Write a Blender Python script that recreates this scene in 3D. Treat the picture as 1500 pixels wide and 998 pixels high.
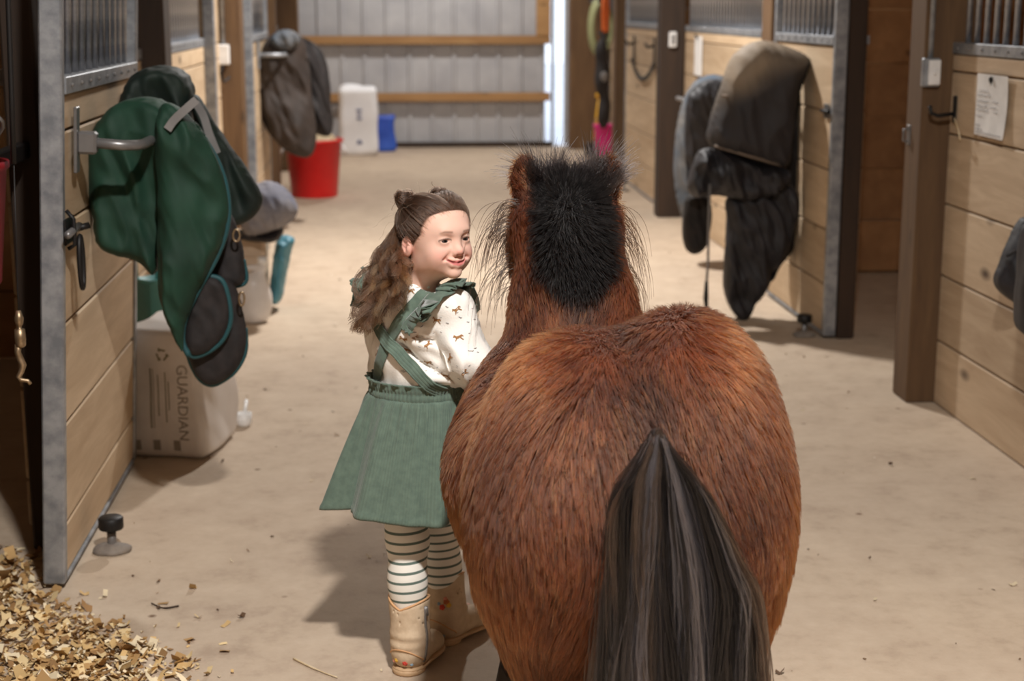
import bpy, bmesh, math, random
import numpy as np
from mathutils import Vector, Matrix
from mathutils.kdtree import KDTree
from mathutils.bvhtree import BVHTree
random.seed(7); np.random.seed(7)
SC = bpy.context.scene
COL = SC.collection
for o in list(bpy.data.objects): bpy.data.objects.remove(o)

# ------------------------------------------------------------------ camera
FPX, CAM_H = 2300.0, 1.38
PITCH, YAW = math.radians(12.003), math.radians(4.256)
cam = bpy.data.cameras.new('camera'); cam_o = bpy.data.objects.new('camera', cam); COL.objects.link(cam_o)
cam_o.location = (0, 0, CAM_H); cam_o.rotation_euler = (math.pi/2-PITCH, 0, -YAW)
cam.sensor_width = 36; cam.lens = FPX/1500*36; cam.clip_start = .05
cam.dof.use_dof = True; cam.dof.focus_distance = 2.78; cam.dof.aperture_fstop = 4.6
SC.camera = cam_o
# ------------------------------------------------------------------ world, exposure
W = bpy.data.worlds.new('world'); SC.world = W; W.use_nodes = True
bg = W.node_tree.nodes['Background']; bg.inputs[0].default_value = (.80, .88, 1.0, 1); bg.inputs[1].default_value = 1.6
SC.view_settings.view_transform = 'Standard'; SC.view_settings.look = 'None'
SC.view_settings.gamma = 1; SC.view_settings.use_curve_mapping = False
SC.view_settings.exposure = 0.12
SC.cycles.max_bounces = 6; SC.cycles.sample_clamp_indirect = 4
LAMPS = [((.30, 1.05, 3.25), 165), ((.5, 8.3, 3.25), 165), ((.5, 14.2, 3.25), 70)]   # position, watts
LAMP_COL = (1.0, .965, .92)

# ------------------------------------------------------------------ measuring helper: a point at depth y in the barn
FW = np.array([math.sin(YAW)*math.cos(PITCH), math.cos(YAW)*math.cos(PITCH), -math.sin(PITCH)])
RT = np.array([math.cos(YAW), -math.sin(YAW), 0.]); UP = np.cross(RT, FW)
def at(x, y, Y):
    r = FW + (x-750)/FPX*RT - (y-499)/FPX*UP
    return np.array([0, 0, CAM_H]) + r*(Y/r[1])
def on_x(x, y, X):
    r = FW + (x-750)/FPX*RT - (y-499)/FPX*UP
    return np.array([0, 0, CAM_H]) + r*(X/r[0])

# ------------------------------------------------------------------ materials
def new_mat(name):
    m = bpy.data.materials.new(name); m.use_nodes = True
    nt = m.node_tree; b = nt.nodes['Principled BSDF']
    return m, nt, b
def N(nt, t, **kw):
    n = nt.nodes.new(t)
    for k, v in kw.items():
        if k in n.inputs: n.inputs[k].default_value = v
        else: setattr(n, k, v)
    return n
def ramp(nt, fac, stops):
    r = nt.nodes.new('ShaderNodeValToRGB'); e = r.color_ramp.elements
    while len(e) < len(stops): e.new(.5)
    for q, (p, c) in zip(e, stops):
        q.position = p; q.color = (*c, 1)
    nt.links.new(fac, r.inputs[0]); return r.outputs[0]
def bump(nt, b, h, s, d=.01):
    bp = N(nt, 'ShaderNodeBump', Strength=s, Distance=d); nt.links.new(h, bp.inputs['Height']); nt.links.new(bp.outputs[0], b.inputs['Normal'])
def srgb(r, g, b):
    f = lambda c: ((c/255+.055)/1.055)**2.4 if c > 10 else c/255/12.92
    return (f(r), f(g), f(b))
def wood(name, c1, c2, axis='Y', scale=1., rough=.75, knots=True, dark=None):
    m, nt, b = new_mat(name)
    tc = N(nt, 'ShaderNodeTexCoord'); oi = N(nt, 'ShaderNodeObjectInfo')
    ad = N(nt, 'ShaderNodeVectorMath', operation='MULTIPLY_ADD'); nt.links.new(oi.outputs['Random'], ad.inputs[0])
    ad.inputs[1].default_value = (17, 23, 31); nt.links.new(tc.outputs['Object'], ad.inputs[2])
    mp = N(nt, 'ShaderNodeMapping'); s = {'X': (1.6, 14, 14), 'Y': (14, 1.6, 14), 'Z': (14, 14, 1.6)}[axis]
    mp.inputs['Scale'].default_value = [q*scale for q in s]; nt.links.new(ad.outputs[0], mp.inputs[0])
    n1 = N(nt, 'ShaderNodeTexNoise', Scale=1.3, Detail=6, Roughness=.65, Distortion=.6); nt.links.new(mp.outputs[0], n1.inputs['Vector'])
    n2 = N(nt, 'ShaderNodeTexNoise', Scale=.25, Detail=3); nt.links.new(mp.outputs[0], n2.inputs['Vector'])
    mx = N(nt, 'ShaderNodeMath', operation='MULTIPLY_ADD'); nt.links.new(n1.outputs[0], mx.inputs[0]); mx.inputs[1].default_value = .6
    m2 = N(nt, 'ShaderNodeMath', operation='MULTIPLY'); nt.links.new(n2.outputs[0], m2.inputs[0]); m2.inputs[1].default_value = .4
    nt.links.new(m2.outputs[0], mx.inputs[2])
    col = ramp(nt, mx.outputs[0], [(.3, c2), (.5, tuple((a+q)/2 for a, q in zip(c1, c2))), (.66, c1)])
    br = N(nt, 'ShaderNodeMapRange'); nt.links.new(oi.outputs['Random'], br.inputs[0]); br.inputs[3].default_value = .86; br.inputs[4].default_value = 1.1
    hs = N(nt, 'ShaderNodeHueSaturation'); nt.links.new(br.outputs[0], hs.inputs['Value']); nt.links.new(col, hs.inputs['Color'])
    out = hs.outputs[0]
    if knots:
        mk = N(nt, 'ShaderNodeMapping'); mk.inputs['Scale'].default_value = {'X': (2.2, 5, 5), 'Y': (5, 2.2, 5), 'Z': (5, 5, 2.2)}[axis]; nt.links.new(ad.outputs[0], mk.inputs[0])
        vo = N(nt, 'ShaderNodeTexVoronoi', Scale=1.0); nt.links.new(mk.outputs[0], vo.inputs['Vector'])
        kf = ramp(nt, vo.outputs['Distance'], [(.03, (1, 1, 1)), (.13, (0, 0, 0))])
        mc = N(nt, 'ShaderNodeMix', data_type='RGBA'); nt.links.new(kf, mc.inputs[0]); nt.links.new(out, mc.inputs[6])
        mc.inputs[7].default_value = (*(dark or tuple(q*.35 for q in c2)), 1); out = mc.outputs[2]
    nt.links.new(out, b.inputs['Base Color']); b.inputs['Roughness'].default_value = rough
    bump(nt, b, n1.outputs[0], .25, .004)
    return m
def noisy(name, c1, c2, scale=8, rough=.6, metal=0., bumpy=.0, detail=5, sheen=0., coord='Object', lo=.35, hi=.65):
    m, nt, b = new_mat(name)
    tc = N(nt, 'ShaderNodeTexCoord'); n1 = N(nt, 'ShaderNodeTexNoise', Scale=scale, Detail=detail, Roughness=.6)
    nt.links.new(tc.outputs[coord], n1.inputs['Vector'])
    nt.links.new(ramp(nt, n1.outputs[0], [(lo, c1), (hi, c2)]), b.inputs['Base Color'])
    b.inputs['Roughness'].default_value = rough; b.inputs['Metallic'].default_value = metal
    if sheen: b.inputs['Sheen Weight'].default_value = sheen
    if bumpy: bump(nt, b, n1.outputs[0], bumpy, .01)
    return m
def plain(name, c, rough=.5, metal=0.):
    return noisy(name, tuple(q*.9 for q in c), tuple(min(1, q*1.08) for q in c), 14, rough, metal)
def vcol_mat(name, rough=.55, sss=0., bumpscale=0, bumpstr=0., sheen=0., attr='Col'):
    m, nt, b = new_mat(name)
    a = N(nt, 'ShaderNodeAttribute', attribute_name=attr); nt.links.new(a.outputs['Color'], b.inputs['Base Color'])
    b.inputs['Roughness'].default_value = rough
    if sss:
        b.inputs['Subsurface Weight'].default_value = sss; b.inputs['Subsurface Radius'].default_value = (.008, .003, .0015); b.inputs['Subsurface Scale'].default_value = 1
    if sheen: b.inputs['Sheen Weight'].default_value = sheen
    if bumpscale:
        tc = N(nt, 'ShaderNodeTexCoord'); n1 = N(nt, 'ShaderNodeTexNoise', Scale=bumpscale, Detail=3); nt.links.new(tc.outputs['Object'], n1.inputs['Vector'])
        bump(nt, b, n1.outputs[0], bumpstr, .005)
    return m

MT = {}
MT['plank'] = wood('pale_plank_wood', srgb(210, 186, 155), srgb(172, 145, 114), 'Y')
MT['plank_r'] = wood('weathered_plank_wood', srgb(206, 184, 156), srgb(164, 138, 110), 'Y', dark=srgb(84, 66, 50))
MT['post'] = wood('brown_post_wood', srgb(116, 88, 58), srgb(80, 56, 35), 'Z', 1.2)
MT['dpost'] = wood('dark_post_wood', srgb(62, 43, 28), srgb(38, 26, 17), 'Z', 1.2, knots=False)
MT['ply'] = wood('stall_plywood', srgb(172, 128, 84), srgb(128, 90, 56), 'Y', .5)
MT['girt'] = wood('girt_wood', srgb(186, 146, 98), srgb(150, 108, 66), 'X')
MT['galv'] = noisy('galvanised_steel', srgb(130, 134, 140), srgb(172, 174, 178), 22, .5, .55)
MT['bar'] = noisy('galvanised_bar', srgb(140, 144, 152), srgb(176, 178, 184), 30, .38, .75)
MT['steel'] = plain('grey_painted_steel', srgb(128, 126, 126), .35, .5)
MT['black_iron'] = plain('black_iron', srgb(34, 32, 32), .5, .4)
MT['white_pl'] = plain('white_plastic', srgb(226, 224, 222), .4)
MT['siding'] = noisy('grey_siding', srgb(172, 172, 176), srgb(190, 190, 192), 3, .5, .0)
MT['brass'] = noisy('worn_brass', srgb(150, 128, 100), srgb(186, 164, 136), 60, .42, .85)

# ------------------------------------------------------------------ object helpers
def link(name, me, mat=None, parent=None, smooth=False):
    o = bpy.data.objects.new(name, me); COL.objects.link(o)
    if mat and not me.materials: me.materials.append(mat)
    if parent is not None: o.parent = parent
    if smooth:
        me.polygons.foreach_set('use_smooth', np.ones(len(me.polygons), bool))
    return o
def tag(o, label, cat, group=None):
    o['label'] = label; o['category'] = cat
    if group: o['group'] = group
    return o
def thing(name, label, cat, loc=(0, 0, 0), group=None):
    o = bpy.data.objects.new(name, None); COL.objects.link(o); o.location = loc; o.empty_display_size = .05
    return tag(o, label, cat, group)
def struct(name, loc=(0, 0, 0)):
    o = bpy.data.objects.new(name, None); COL.objects.link(o); o.location = loc; o['kind'] = 'structure'; o.empty_display_size = .05
    return o
def bm_mesh(bm, name):
    me = bpy.data.meshes.new(name); bm.normal_update(); bm.to_mesh(me); bm.free(); return me
def box_me(sx, sy, sz, bev=.003, name='box', seg=1):
    bm = bmesh.new(); bmesh.ops.create_cube(bm, size=1)
    bmesh.ops.scale(bm, vec=(sx, sy, sz), verts=bm.verts)
    if bev: bmesh.ops.bevel(bm, geom=bm.edges[:], offset=bev, segments=seg, affect='EDGES')
    return bm_mesh(bm, name)
_bc = {}
def box(name, lo, hi, mat, parent=None, bev=.003, off=(0, 0, 0)):
    """axis-aligned box given by world corners; off = parent's location"""
    s = tuple(round(abs(h-l), 4) for l, h in zip(lo, hi)); key = (s, mat.name, bev)
    if key not in _bc: _bc[key] = box_me(*s, bev=bev, name=name)
    o = link(name, _bc[key], mat, parent)
    o.location = [(l+h)/2-q for l, h, q in zip(lo, hi, off)]
    return o
def tube_bm(bm, pts, r, n=8, closed=False, caps=True):
    pts = [Vector(p) for p in pts]; rings = []; m = len(pts)
    rr = r if isinstance(r, (list, tuple, np.ndarray)) else [r]*m
    up = None
    for i, p in enumerate(pts):
        t = (pts[(i+1) % m]-pts[i-1]) if closed else (pts[min(i+1, m-1)]-pts[max(i-1, 0)])
        t.normalize()
        if up is None:
            up = Vector((0, 0, 1)) if abs(t.z) < .9 else Vector((1, 0, 0))
        a = up-t*up.dot(t); a.normalize(); up = a; b = t.cross(a)
        rings.append([bm.verts.new(p+(a*math.cos(q)+b*math.sin(q))*rr[i]) for q in [2*math.pi*k/n for k in range(n)]])
    for i in range(m if closed else m-1):
        A, B = rings[i], rings[(i+1) % m]
        for k in range(n): bm.faces.new((A[k], A[(k+1) % n], B[(k+1) % n], B[k]))
    if caps and not closed:
        bm.faces.new(rings[0][::-1]); bm.faces.new(rings[-1])
    for f in bm.faces: f.smooth = True
def tube(name, pts, r, mat, parent=None, n=8, closed=False):
    bm = bmesh.new(); tube_bm(bm, pts, r, n, closed); return link(name, bm_mesh(bm, name), mat, parent)
def lathe(name, prof, mat, parent=None, n=32, loc=(0, 0, 0), sx=1, sy=1):
    bm = bmesh.new(); rings = []
    for r, z in prof: rings.append([bm.verts.new((max(r, 1e-4)*math.cos(2*math.pi*k/n)*sx, max(r, 1e-4)*math.sin(2*math.pi*k/n)*sy, z)) for k in range(n)])
    for A, B in zip(rings, rings[1:]):
        for k in range(n): bm.faces.new((A[k], A[(k+1) % n], B[(k+1) % n], B[k]))
    for f in bm.faces: f.smooth = True
    o = link(name, bm_mesh(bm, name), mat, parent); o.location = loc; return o
def pydata(name, v, f, mat, parent=None, smooth=False):
    me = bpy.data.meshes.new(name); me.from_pydata([tuple(map(float, q)) for q in v], [], f); me.update()
    return link(name, me, mat, parent, smooth)
def text_mesh(name, s, size, mat, M, parent=None, extrude=.0006, align='LEFT'):
    cu = bpy.data.curves.new(name, 'FONT'); cu.body = s; cu.size = size; cu.extrude = extrude; cu.align_x = align
    o = bpy.data.objects.new('tmp', cu); COL.objects.link(o)
    me = bpy.data.meshes.new_from_object(o.evaluated_get(bpy.context.evaluated_depsgraph_get()))
    bpy.data.objects.remove(o); me.transform(M); me.materials.clear()
    return link(name, me, mat, parent)

# ------------------------------------------------------------------ signed-distance modelling
def smin(a, b, k):
    if k <= 0: return np.minimum(a, b)
    h = np.maximum(k-np.abs(a-b), 0)/k
    return np.minimum(a, b)-h*h*k*.25
class Field:
    """a solid on a rectilinear grid, put together from blended ellipsoids and tapered capsules"""
    def __init__(s, xs, ys, zs):
        s.ax = [np.asarray(q, np.float32) for q in (xs, ys, zs)]
        s.F = np.full([len(q) for q in s.ax], 1e3, np.float32)
    def _sl(s, lo, hi):
        return tuple(slice(max(0, int(np.searchsorted(a, l))-1), min(len(a), int(np.searchsorted(a, h))+1)) for a, l, h in zip(s.ax, lo, hi))
    def _g(s, sl):
        X, Y, Z = [a[q] for a, q in zip(s.ax, sl)]
        return X[:, None, None], Y[None, :, None], Z[None, None, :]
    def put(s, fn, lo, hi, k=0., sub=False):
        m = k+.03; sl = s._sl(np.array(lo)-m, np.array(hi)+m)
        if any(q.stop-q.start <= 0 for q in sl): return
        d = fn(*s._g(sl)).astype(np.float32)
        s.F[sl] = -smin(-s.F[sl], d, k) if sub else smin(s.F[sl], d, k)
    def ell(s, c, r, k=.02, R=None, sub=False):
        c = np.array(c, float); r = np.array(r, float)
        def fn(X, Y, Z):
            p = (X-c[0], Y-c[1], Z-c[2])
            if R is not None: p = tuple(p[0]*R[0][i]+p[1]*R[1][i]+p[2]*R[2][i] for i in range(3))   # columns of R are the local axes
            k0 = np.sqrt((p[0]/r[0])**2+(p[1]/r[1])**2+(p[2]/r[2])**2)+1e-6
            k1 = np.sqrt((p[0]/r[0]**2)**2+(p[1]/r[1]**2)**2+(p[2]/r[2]**2)**2)+1e-6
            return k0*(k0-1)/k1
        m = max(r) if R is not None else r
        s.put(fn, c-m, c+m, k, sub)
    def cap(s, a, b, ra, rb, k=.02, sub=False):
        a = np.array(a, float); b = np.array(b, float); d = b-a; L = d@d
        def fn(X, Y, Z):
            h = np.clip(((X-a[0])*d[0]+(Y-a[1])*d[1]+(Z-a[2])*d[2])/L, 0, 1)
            return np.sqrt((X-a[0]-h*d[0])**2+(Y-a[1]-h*d[1])**2+(Z-a[2]-h*d[2])**2)-(ra+(rb-ra)*h)
        m = max(ra, rb); s.put(fn, np.minimum(a, b)-m, np.maximum(a, b)+m, k, sub)
    def chain(s, pts, rs, k=.02, sub=False):
        for i in range(len(pts)-1): s.cap(pts[i], pts[i+1], rs[i], rs[i+1], k, sub)
    def mesh(s):
        F = s.F; I = F < 0; sh = [n-1 for n in F.shape]
        S = np.zeros(sh+[3], np.float32); C = np.zeros(sh, np.int16)
        A = s.ax
        for ax in range(3):
            o = [q for q in range(3) if q != ax]
            lo = [slice(None)]*3; hi = [slice(None)]*3; lo[ax] = slice(0, -1); hi[ax] = slice(1, None)
            f0, f1 = F[tuple(lo)], F[tuple(hi)]; cr = I[tuple(lo)] != I[tuple(hi)]
            idx = np.argwhere(cr)
            if not len(idx): continue
            t = (f0[cr]/(f0[cr]-f1[cr]))
            P = np.stack([A[q][idx[:, q]] for q in range(3)], 1).astype(np.float32)
            P[:, ax] += t*(A[ax][idx[:, ax]+1]-A[ax][idx[:, ax]])
            for d0 in (0, -1):
                for d1 in (0, -1):
                    j = idx.copy(); j[:, o[0]] += d0; j[:, o[1]] += d1
                    ok = np.all((j >= 0) & (j < np.array(sh)), 1); j = j[ok]
                    np.add.at(S, tuple(j.T), P[ok]); np.add.at(C, tuple(j.T), 1)
        act = C > 0; V = S[act]/C[act][:, None]
        ID = np.full(sh, -1, np.int64); ID[act] = np.arange(len(V)); Q = []
        for ax in range(3):
            u, v = [(1, 2), (2, 0), (0, 1)][ax]
            lo = [slice(None)]*3; hi = [slice(None)]*3; lo[ax] = slice(0, -1); hi[ax] = slice(1, None)
            a, b = I[tuple(lo)], I[tuple(hi)]; idx = np.argwhere(a != b)
            if not len(idx): continue
            ok = (idx[:, u] > 0) & (idx[:, v] > 0) & (idx[:, u] < sh[u]) & (idx[:, v] < sh[v]); idx = idx[ok]
            e = np.eye(3, dtype=int); g = lambda j: ID[tuple(j.T)]
            q = np.stack([g(idx-e[u]-e[v]), g(idx-e[v]), g(idx), g(idx-e[u])], 1)
            fl = ~a[tuple(idx.T)]; q[fl] = q[fl][:, ::-1]; Q.append(q)
        return V, np.concatenate(Q)
    def obj(s, name, mat, parent=None, disp=None, color=None, smooth_it=0):
        V, Q = s.mesh()
        if smooth_it:
            for _ in range(smooth_it):
                acc = np.zeros_like(V); n = np.zeros(len(V), np.float32)
                for a, b in ((0, 1), (1, 2), (2, 3), (3, 0)):
                    np.add.at(acc, Q[:, a], V[Q[:, b]]); np.add.at(acc, Q[:, b], V[Q[:, a]]); np.add.at(n, Q[:, a], 1); np.add.at(n, Q[:, b], 1)
                V = .5*V+.5*acc/n[:, None]
        if disp is not None: V = disp(V)
        me = np_mesh(name, V, Q)
        if color is not None: set_col(me, color(V))
        return link(name, me, mat, parent, True)
def np_mesh(name, V, Q):
    me = bpy.data.meshes.new(name); V = np.asarray(V, np.float32); Q = np.asarray(Q, np.int32); k = Q.shape[1]
    me.vertices.add(len(V)); me.vertices.foreach_set('co', V.ravel())
    me.loops.add(Q.size); me.loops.foreach_set('vertex_index', Q.ravel())
    me.polygons.add(len(Q)); me.polygons.foreach_set('loop_start', np.arange(0, Q.size, k, dtype=np.int32))
    me.update(calc_edges=True); me.validate(); return me
def set_col(me, C):
    a = me.color_attributes.new('Col', 'FLOAT_COLOR', 'POINT'); c = np.ones((len(me.vertices), 4), np.float32); c[:, :3] = C; a.data.foreach_set('color', c.ravel())
def grid(lo, hi, res):
    return [np.arange(l-res*2, h+res*3, res) for l, h in zip(lo, hi)]
_rs = np.random.RandomState(3); _nd = _rs.normal(size=(10, 3)); _nd /= np.linalg.norm(_nd, axis=1)[:, None]; _np = _rs.uniform(0, 6.28, 10)
def wob(P, freq, seed=0):
    """cheap smooth noise, about -1..1"""
    P = np.asarray(P); s = 0
    for i in range(10):
        d = np.roll(_nd, seed, 0)[i]; s = s+np.sin((P@d)*freq*(.6+.12*i)+_np[(i+seed) % 10]+1.3*np.sin((P@_nd[(i+3) % 10])*freq*.5+seed))
    return s/5.
def hair(name, P, rad, col, mat, parent=None):
    """P: (n, k, 3) strand points; rad: (n, k) or (k,); col: (n, 3)"""
    n, k, _ = P.shape
    hc = bpy.data.hair_curves.new(name); hc.add_curves([k]*n)
    hc.position_data.foreach_set('vector', P.astype(np.float32).ravel())
    r = hc.attributes.get('radius') or hc.attributes.new('radius', 'FLOAT', 'POINT')
    r.data.foreach_set('value', np.broadcast_to(np.asarray(rad, np.float32), (n, k)).ravel().copy())
    a = hc.attributes.new('Col', 'FLOAT_COLOR', 'CURVE'); c = np.ones((n, 4), np.float32); c[:, :3] = col; a.data.foreach_set('color', c.ravel())
    hc.materials.append(mat)
    o = bpy.data.objects.new(name, hc); COL.objects.link(o)
    if parent is not None: o.parent = parent
    return o
def hair_mat(name, rough=.4, radial=.5, coat=0.):
    m = bpy.data.materials.new(name); m.use_nodes = True; nt = m.node_tree
    nt.nodes.remove(nt.nodes['Principled BSDF']); h = nt.nodes.new('ShaderNodeBsdfHairPrincipled'); h.parametrization = 'COLOR'
    a = N(nt, 'ShaderNodeAttribute', attribute_name='Col'); nt.links.new(a.outputs['Color'], h.inputs['Color'])
    h.inputs['Roughness'].default_value = rough; h.inputs['Radial Roughness'].default_value = radial; h.inputs['Coat'].default_value = coat
    h.inputs['Random Roughness'].default_value = .1
    nt.links.new(h.outputs[0], nt.nodes['Material Output'].inputs['Surface']); return m
def sample_surface(me, n, rs):
    """n random points with normals, spread evenly over a mesh"""
    me.calc_loop_triangles(); T = np.zeros(len(me.loop_triangles)*3, np.int32); me.loop_triangles.foreach_get('vertices', T); T = T.reshape(-1, 3)
    V = np.zeros(len(me.vertices)*3, np.float32); me.vertices.foreach_get('co', V); V = V.reshape(-1, 3)
    Nn = np.zeros(len(V)*3, np.float32); me.vertices.foreach_get('normal', Nn); Nn = Nn.reshape(-1, 3)
    a, b, c = V[T[:, 0]], V[T[:, 1]], V[T[:, 2]]; ar = np.linalg.norm(np.cross(b-a, c-a), axis=1)
    i = rs.choice(len(T), n, p=ar/ar.sum()); u = rs.rand(n, 1); v = rs.rand(n, 1); f = (u+v > 1); u = np.where(f, 1-u, u); v = np.where(f, 1-v, v); w = 1-u-v
    P = a[i]*w+b[i]*u+c[i]*v; M = Nn[T[i, 0]]*w+Nn[T[i, 1]]*u+Nn[T[i, 2]]*v
    return P, M/(np.linalg.norm(M, axis=1)[:, None]+1e-9)
# ================================================================== the barn
# floor: dusty concrete
m, nt, b = new_mat('dusty_concrete')
tc = N(nt, 'ShaderNodeTexCoord')
n1 = N(nt, 'ShaderNodeTexNoise', Scale=.9, Detail=6, Roughness=.6); n2 = N(nt, 'ShaderNodeTexNoise', Scale=9, Detail=8, Roughness=.7); n3 = N(nt, 'ShaderNodeTexNoise', Scale=140, Detail=2)
for q in (n1, n2, n3): nt.links.new(tc.outputs['Object'], q.inputs['Vector'])
c1 = ramp(nt, n1.outputs[0], [(.34, srgb(174, 154, 135)), (.66, srgb(199, 180, 157))])
c2 = ramp(nt, n2.outputs[0], [(.30, srgb(148, 127, 108)), (.47, srgb(183, 164, 143)), (.72, srgb(205, 188, 167))])
mx = N(nt, 'ShaderNodeMix', data_type='RGBA'); mx.inputs[0].default_value = .5; nt.links.new(c1, mx.inputs[6]); nt.links.new(c2, mx.inputs[7])
v1 = N(nt, 'ShaderNodeTexVoronoi', Scale=5.5); nt.links.new(tc.outputs['Object'], v1.inputs['Vector'])
sp = ramp(nt, v1.outputs['Distance'], [(.02, (1, 1, 1)), (.07, (0, 0, 0))])
m2 = N(nt, 'ShaderNodeMix', data_type='RGBA'); nt.links.new(sp, m2.inputs[0]); nt.links.new(mx.outputs[2], m2.inputs[6]); m2.inputs[7].default_value = (*srgb(110, 84, 62), 1)
nt.links.new(m2.outputs[2], b.inputs['Base Color']); b.inputs['Roughness'].default_value = .82
ad = N(nt, 'ShaderNodeMath', operation='MULTIPLY_ADD'); nt.links.new(n3.outputs[0], ad.inputs[0]); ad.inputs[1].default_value = .3; nt.links.new(n2.outputs[0], ad.inputs[2])
bump(nt, b, ad.outputs[0], .3, .006); MT['floor'] = m

fl = box('floor', (-4.8, -3.5, -.12), (5.8, 15.95, 0), MT['floor'], bev=0); fl['kind'] = 'structure'
MT['roof'] = noisy('roof_underside', srgb(168, 160, 150), srgb(186, 178, 166), 3, .7)
ce = box('ceiling', (-4.8, -3.5, 3.6), (5.8, 15.95, 3.66), MT['roof'], bev=0); ce['kind'] = 'structure'
MT['snow'] = noisy('snowy_ground', srgb(214, 216, 222), srgb(232, 234, 240), 2, .8)
gd = box('ground', (-14, 15.95, -.12), (16, 40, -.01), MT['snow'], bev=0); gd['kind'] = 'structure'
MT['outer'] = noisy('outer_siding', srgb(150, 128, 104), srgb(168, 146, 120), 2, .7)
for nm, lo, hi in (('wall_left_outer', (-4.8, -3.5, 0), (-4.7, 15.95, 3.6)), ('wall_back_sky_block', (-4.8, -3.6, 0), (5.8, -3.5, 3.6)), ('wall_right_outer', (5.7, -3.5, 0), (5.8, 15.95, 3.6))):  # the one behind the camera is added to keep sky light out
    o = box(nm, lo, hi, MT['outer'], bev=0); o['kind'] = 'structure'

# lamps hanging from the ceiling down the aisle
m, nt, b = new_mat('lamp_glow'); b.inputs['Emission Color'].default_value = (*LAMP_COL, 1); b.inputs['Emission Strength'].default_value = 12; MT['glow'] = m
for i, (p, w) in enumerate(LAMPS):
    t = thing('barn_lamp', 'hanging barn lamp over the aisle, %s from the camera' % ('first', 'second', 'third', 'fourth')[i], 'lamp', p, 'lamps over the aisle')
    lathe('lamp_shade', [(.02, .13), (.05, .13), (.06, .08), (.19, .01), (.195, .0), (.18, .004), (.05, .07), (.02, .075)], MT['steel'], t)
    lathe('bulb', [(.0, .012), (.03, .018), (.045, .04), (.035, .068), (.02, .075)], MT['glow'], t, 20)
    tube('cord', [(0, 0, .12), (0, 0, .36)], .008, MT['black_iron'], t)
    L = bpy.data.lights.new('lamp_light', 'AREA'); L.shape = 'DISK'; L.size = .2; L.energy = w; L.color = LAMP_COL
    lo = bpy.data.objects.new('lamp_light', L); COL.objects.link(lo); lo.parent = t; lo.location = (0, 0, -.02)

def grill(parent, y0, y1, X, z0, off, step=.082, r=.0105):
    n = max(2, int((y1-y0)/step)); key = 'bar_me'
    if key not in _bc:
        bm = bmesh.new(); tube_bm(bm, [(0, 0, -.43), (0, 0, .43)], r, 8); _bc[key] = bm_mesh(bm, 'bar')
    for i in range(n):
        o = link('bar', _bc[key], MT['bar'], parent); o.location = (X-off[0], y0+(i+.5)*(y1-y0)/n-off[1], z0+.43-off[2])
def planks(parent, y0, y1, Xf, side, rows, mat, off, th=.036, name='plank'):
    """horizontal boards whose faces lie at Xf; side = +1 when the boards lie at larger x than the face"""
    for (z0, z1) in rows:
        lo = (Xf if side > 0 else Xf-th, y0, z0+.003); hi = (Xf+th if side > 0 else Xf, y1, z1-.003)
        box(name, lo, hi, mat, parent, .004, off)
def strip(parent, y0, y1, Xf, side, z0, z1, off, name='metal_strip'):
    box(name, (Xf-.004 if side > 0 else Xf-.045, y0, z0), (Xf+.045 if side > 0 else Xf+.004, y1, z1), MT['galv'], parent, .002, off)
    n = int((y1-y0)/.11)
    for i in range(n):       # rivet heads
        o = link('rivet', _rivet(), MT['steel'], parent); o.location = (Xf-(.006 if side > 0 else -.006)-off[0], y0+(i+.5)*(y1-y0)/n-off[1], (z0+z1)/2-off[2])
def _rivet():
    if 'rivet' not in _bc:
        bm = bmesh.new(); bmesh.ops.create_uvsphere(bm, u_segments=8, v_segments=5, radius=.005); _bc['rivet'] = bm_mesh(bm, 'rivet')
    return _bc['rivet']
ROWS = [(.02, .15), (.15, .40), (.40, .645), (.645, .885), (.885, 1.10), (1.10, 1.185)]
ROWS_R = [(0, .228), (.228, .461), (.461, .712), (.712, .953), (.953, 1.165), (1.165, 1.225)]
def slide_door(name, y0, y1, Xf, side, mat, rows=ROWS, z1=1.225):
    """sliding stall door: channel frame, boards, metal rail, bars above; Xf is the face to the aisle"""
    t = struct(name, (Xf, y0, 0)); off = (Xf, y0, 0); d = .052*side
    xl, xh = sorted((Xf, Xf+d))
    box('frame_stile', (xl, y0, .012), (xh, y0+.034, 2.12), MT['galv'], t, .004, off)
    box('frame_stile', (xl, y1-.034, .012), (xh, y1, 2.12), MT['galv'], t, .004, off)
    box('frame_rail', (xl, y0+.034, .012), (xh, y1-.034, .022), MT['galv'], t, .002, off)
    box('frame_rail', (xl, y0+.034, 2.08), (xh, y1-.034, 2.12), MT['galv'], t, .002, off)
    planks(t, y0+.034, y1-.034, Xf+.006*side, side, [r for r in rows], mat, off)
    strip(t, y0+.034, y1-.034, Xf, side, rows[-1][1], z1, off)
    grill(t, y0+.06, y1-.06, Xf+d/2, z1, off)
    return t
def stall_front(parent, y0, y1, Xf, side, mat, rows, z1, off=(0, 0, 0)):
    planks(parent, y0, y1, Xf, side, rows, mat, off)
    strip(parent, y0, y1, Xf, side, rows[-1][1], z1, off)
    grill(parent, y0+.04, y1-.04, Xf+.02*side, z1, off)
    box('top_rail', (min(Xf, Xf+.04*side), y0, z1+.86), (max(Xf, Xf+.04*side), y1, z1+.90), MT['galv'], parent, .002, off)
def post(lo, hi, mat, label, z1=3.6):
    o = box('wooden_post', (lo[0], lo[1], 0), (hi[0], hi[1], z1), mat, None, .006)
    return tag(o, label, 'post', 'posts along the aisle')

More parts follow.
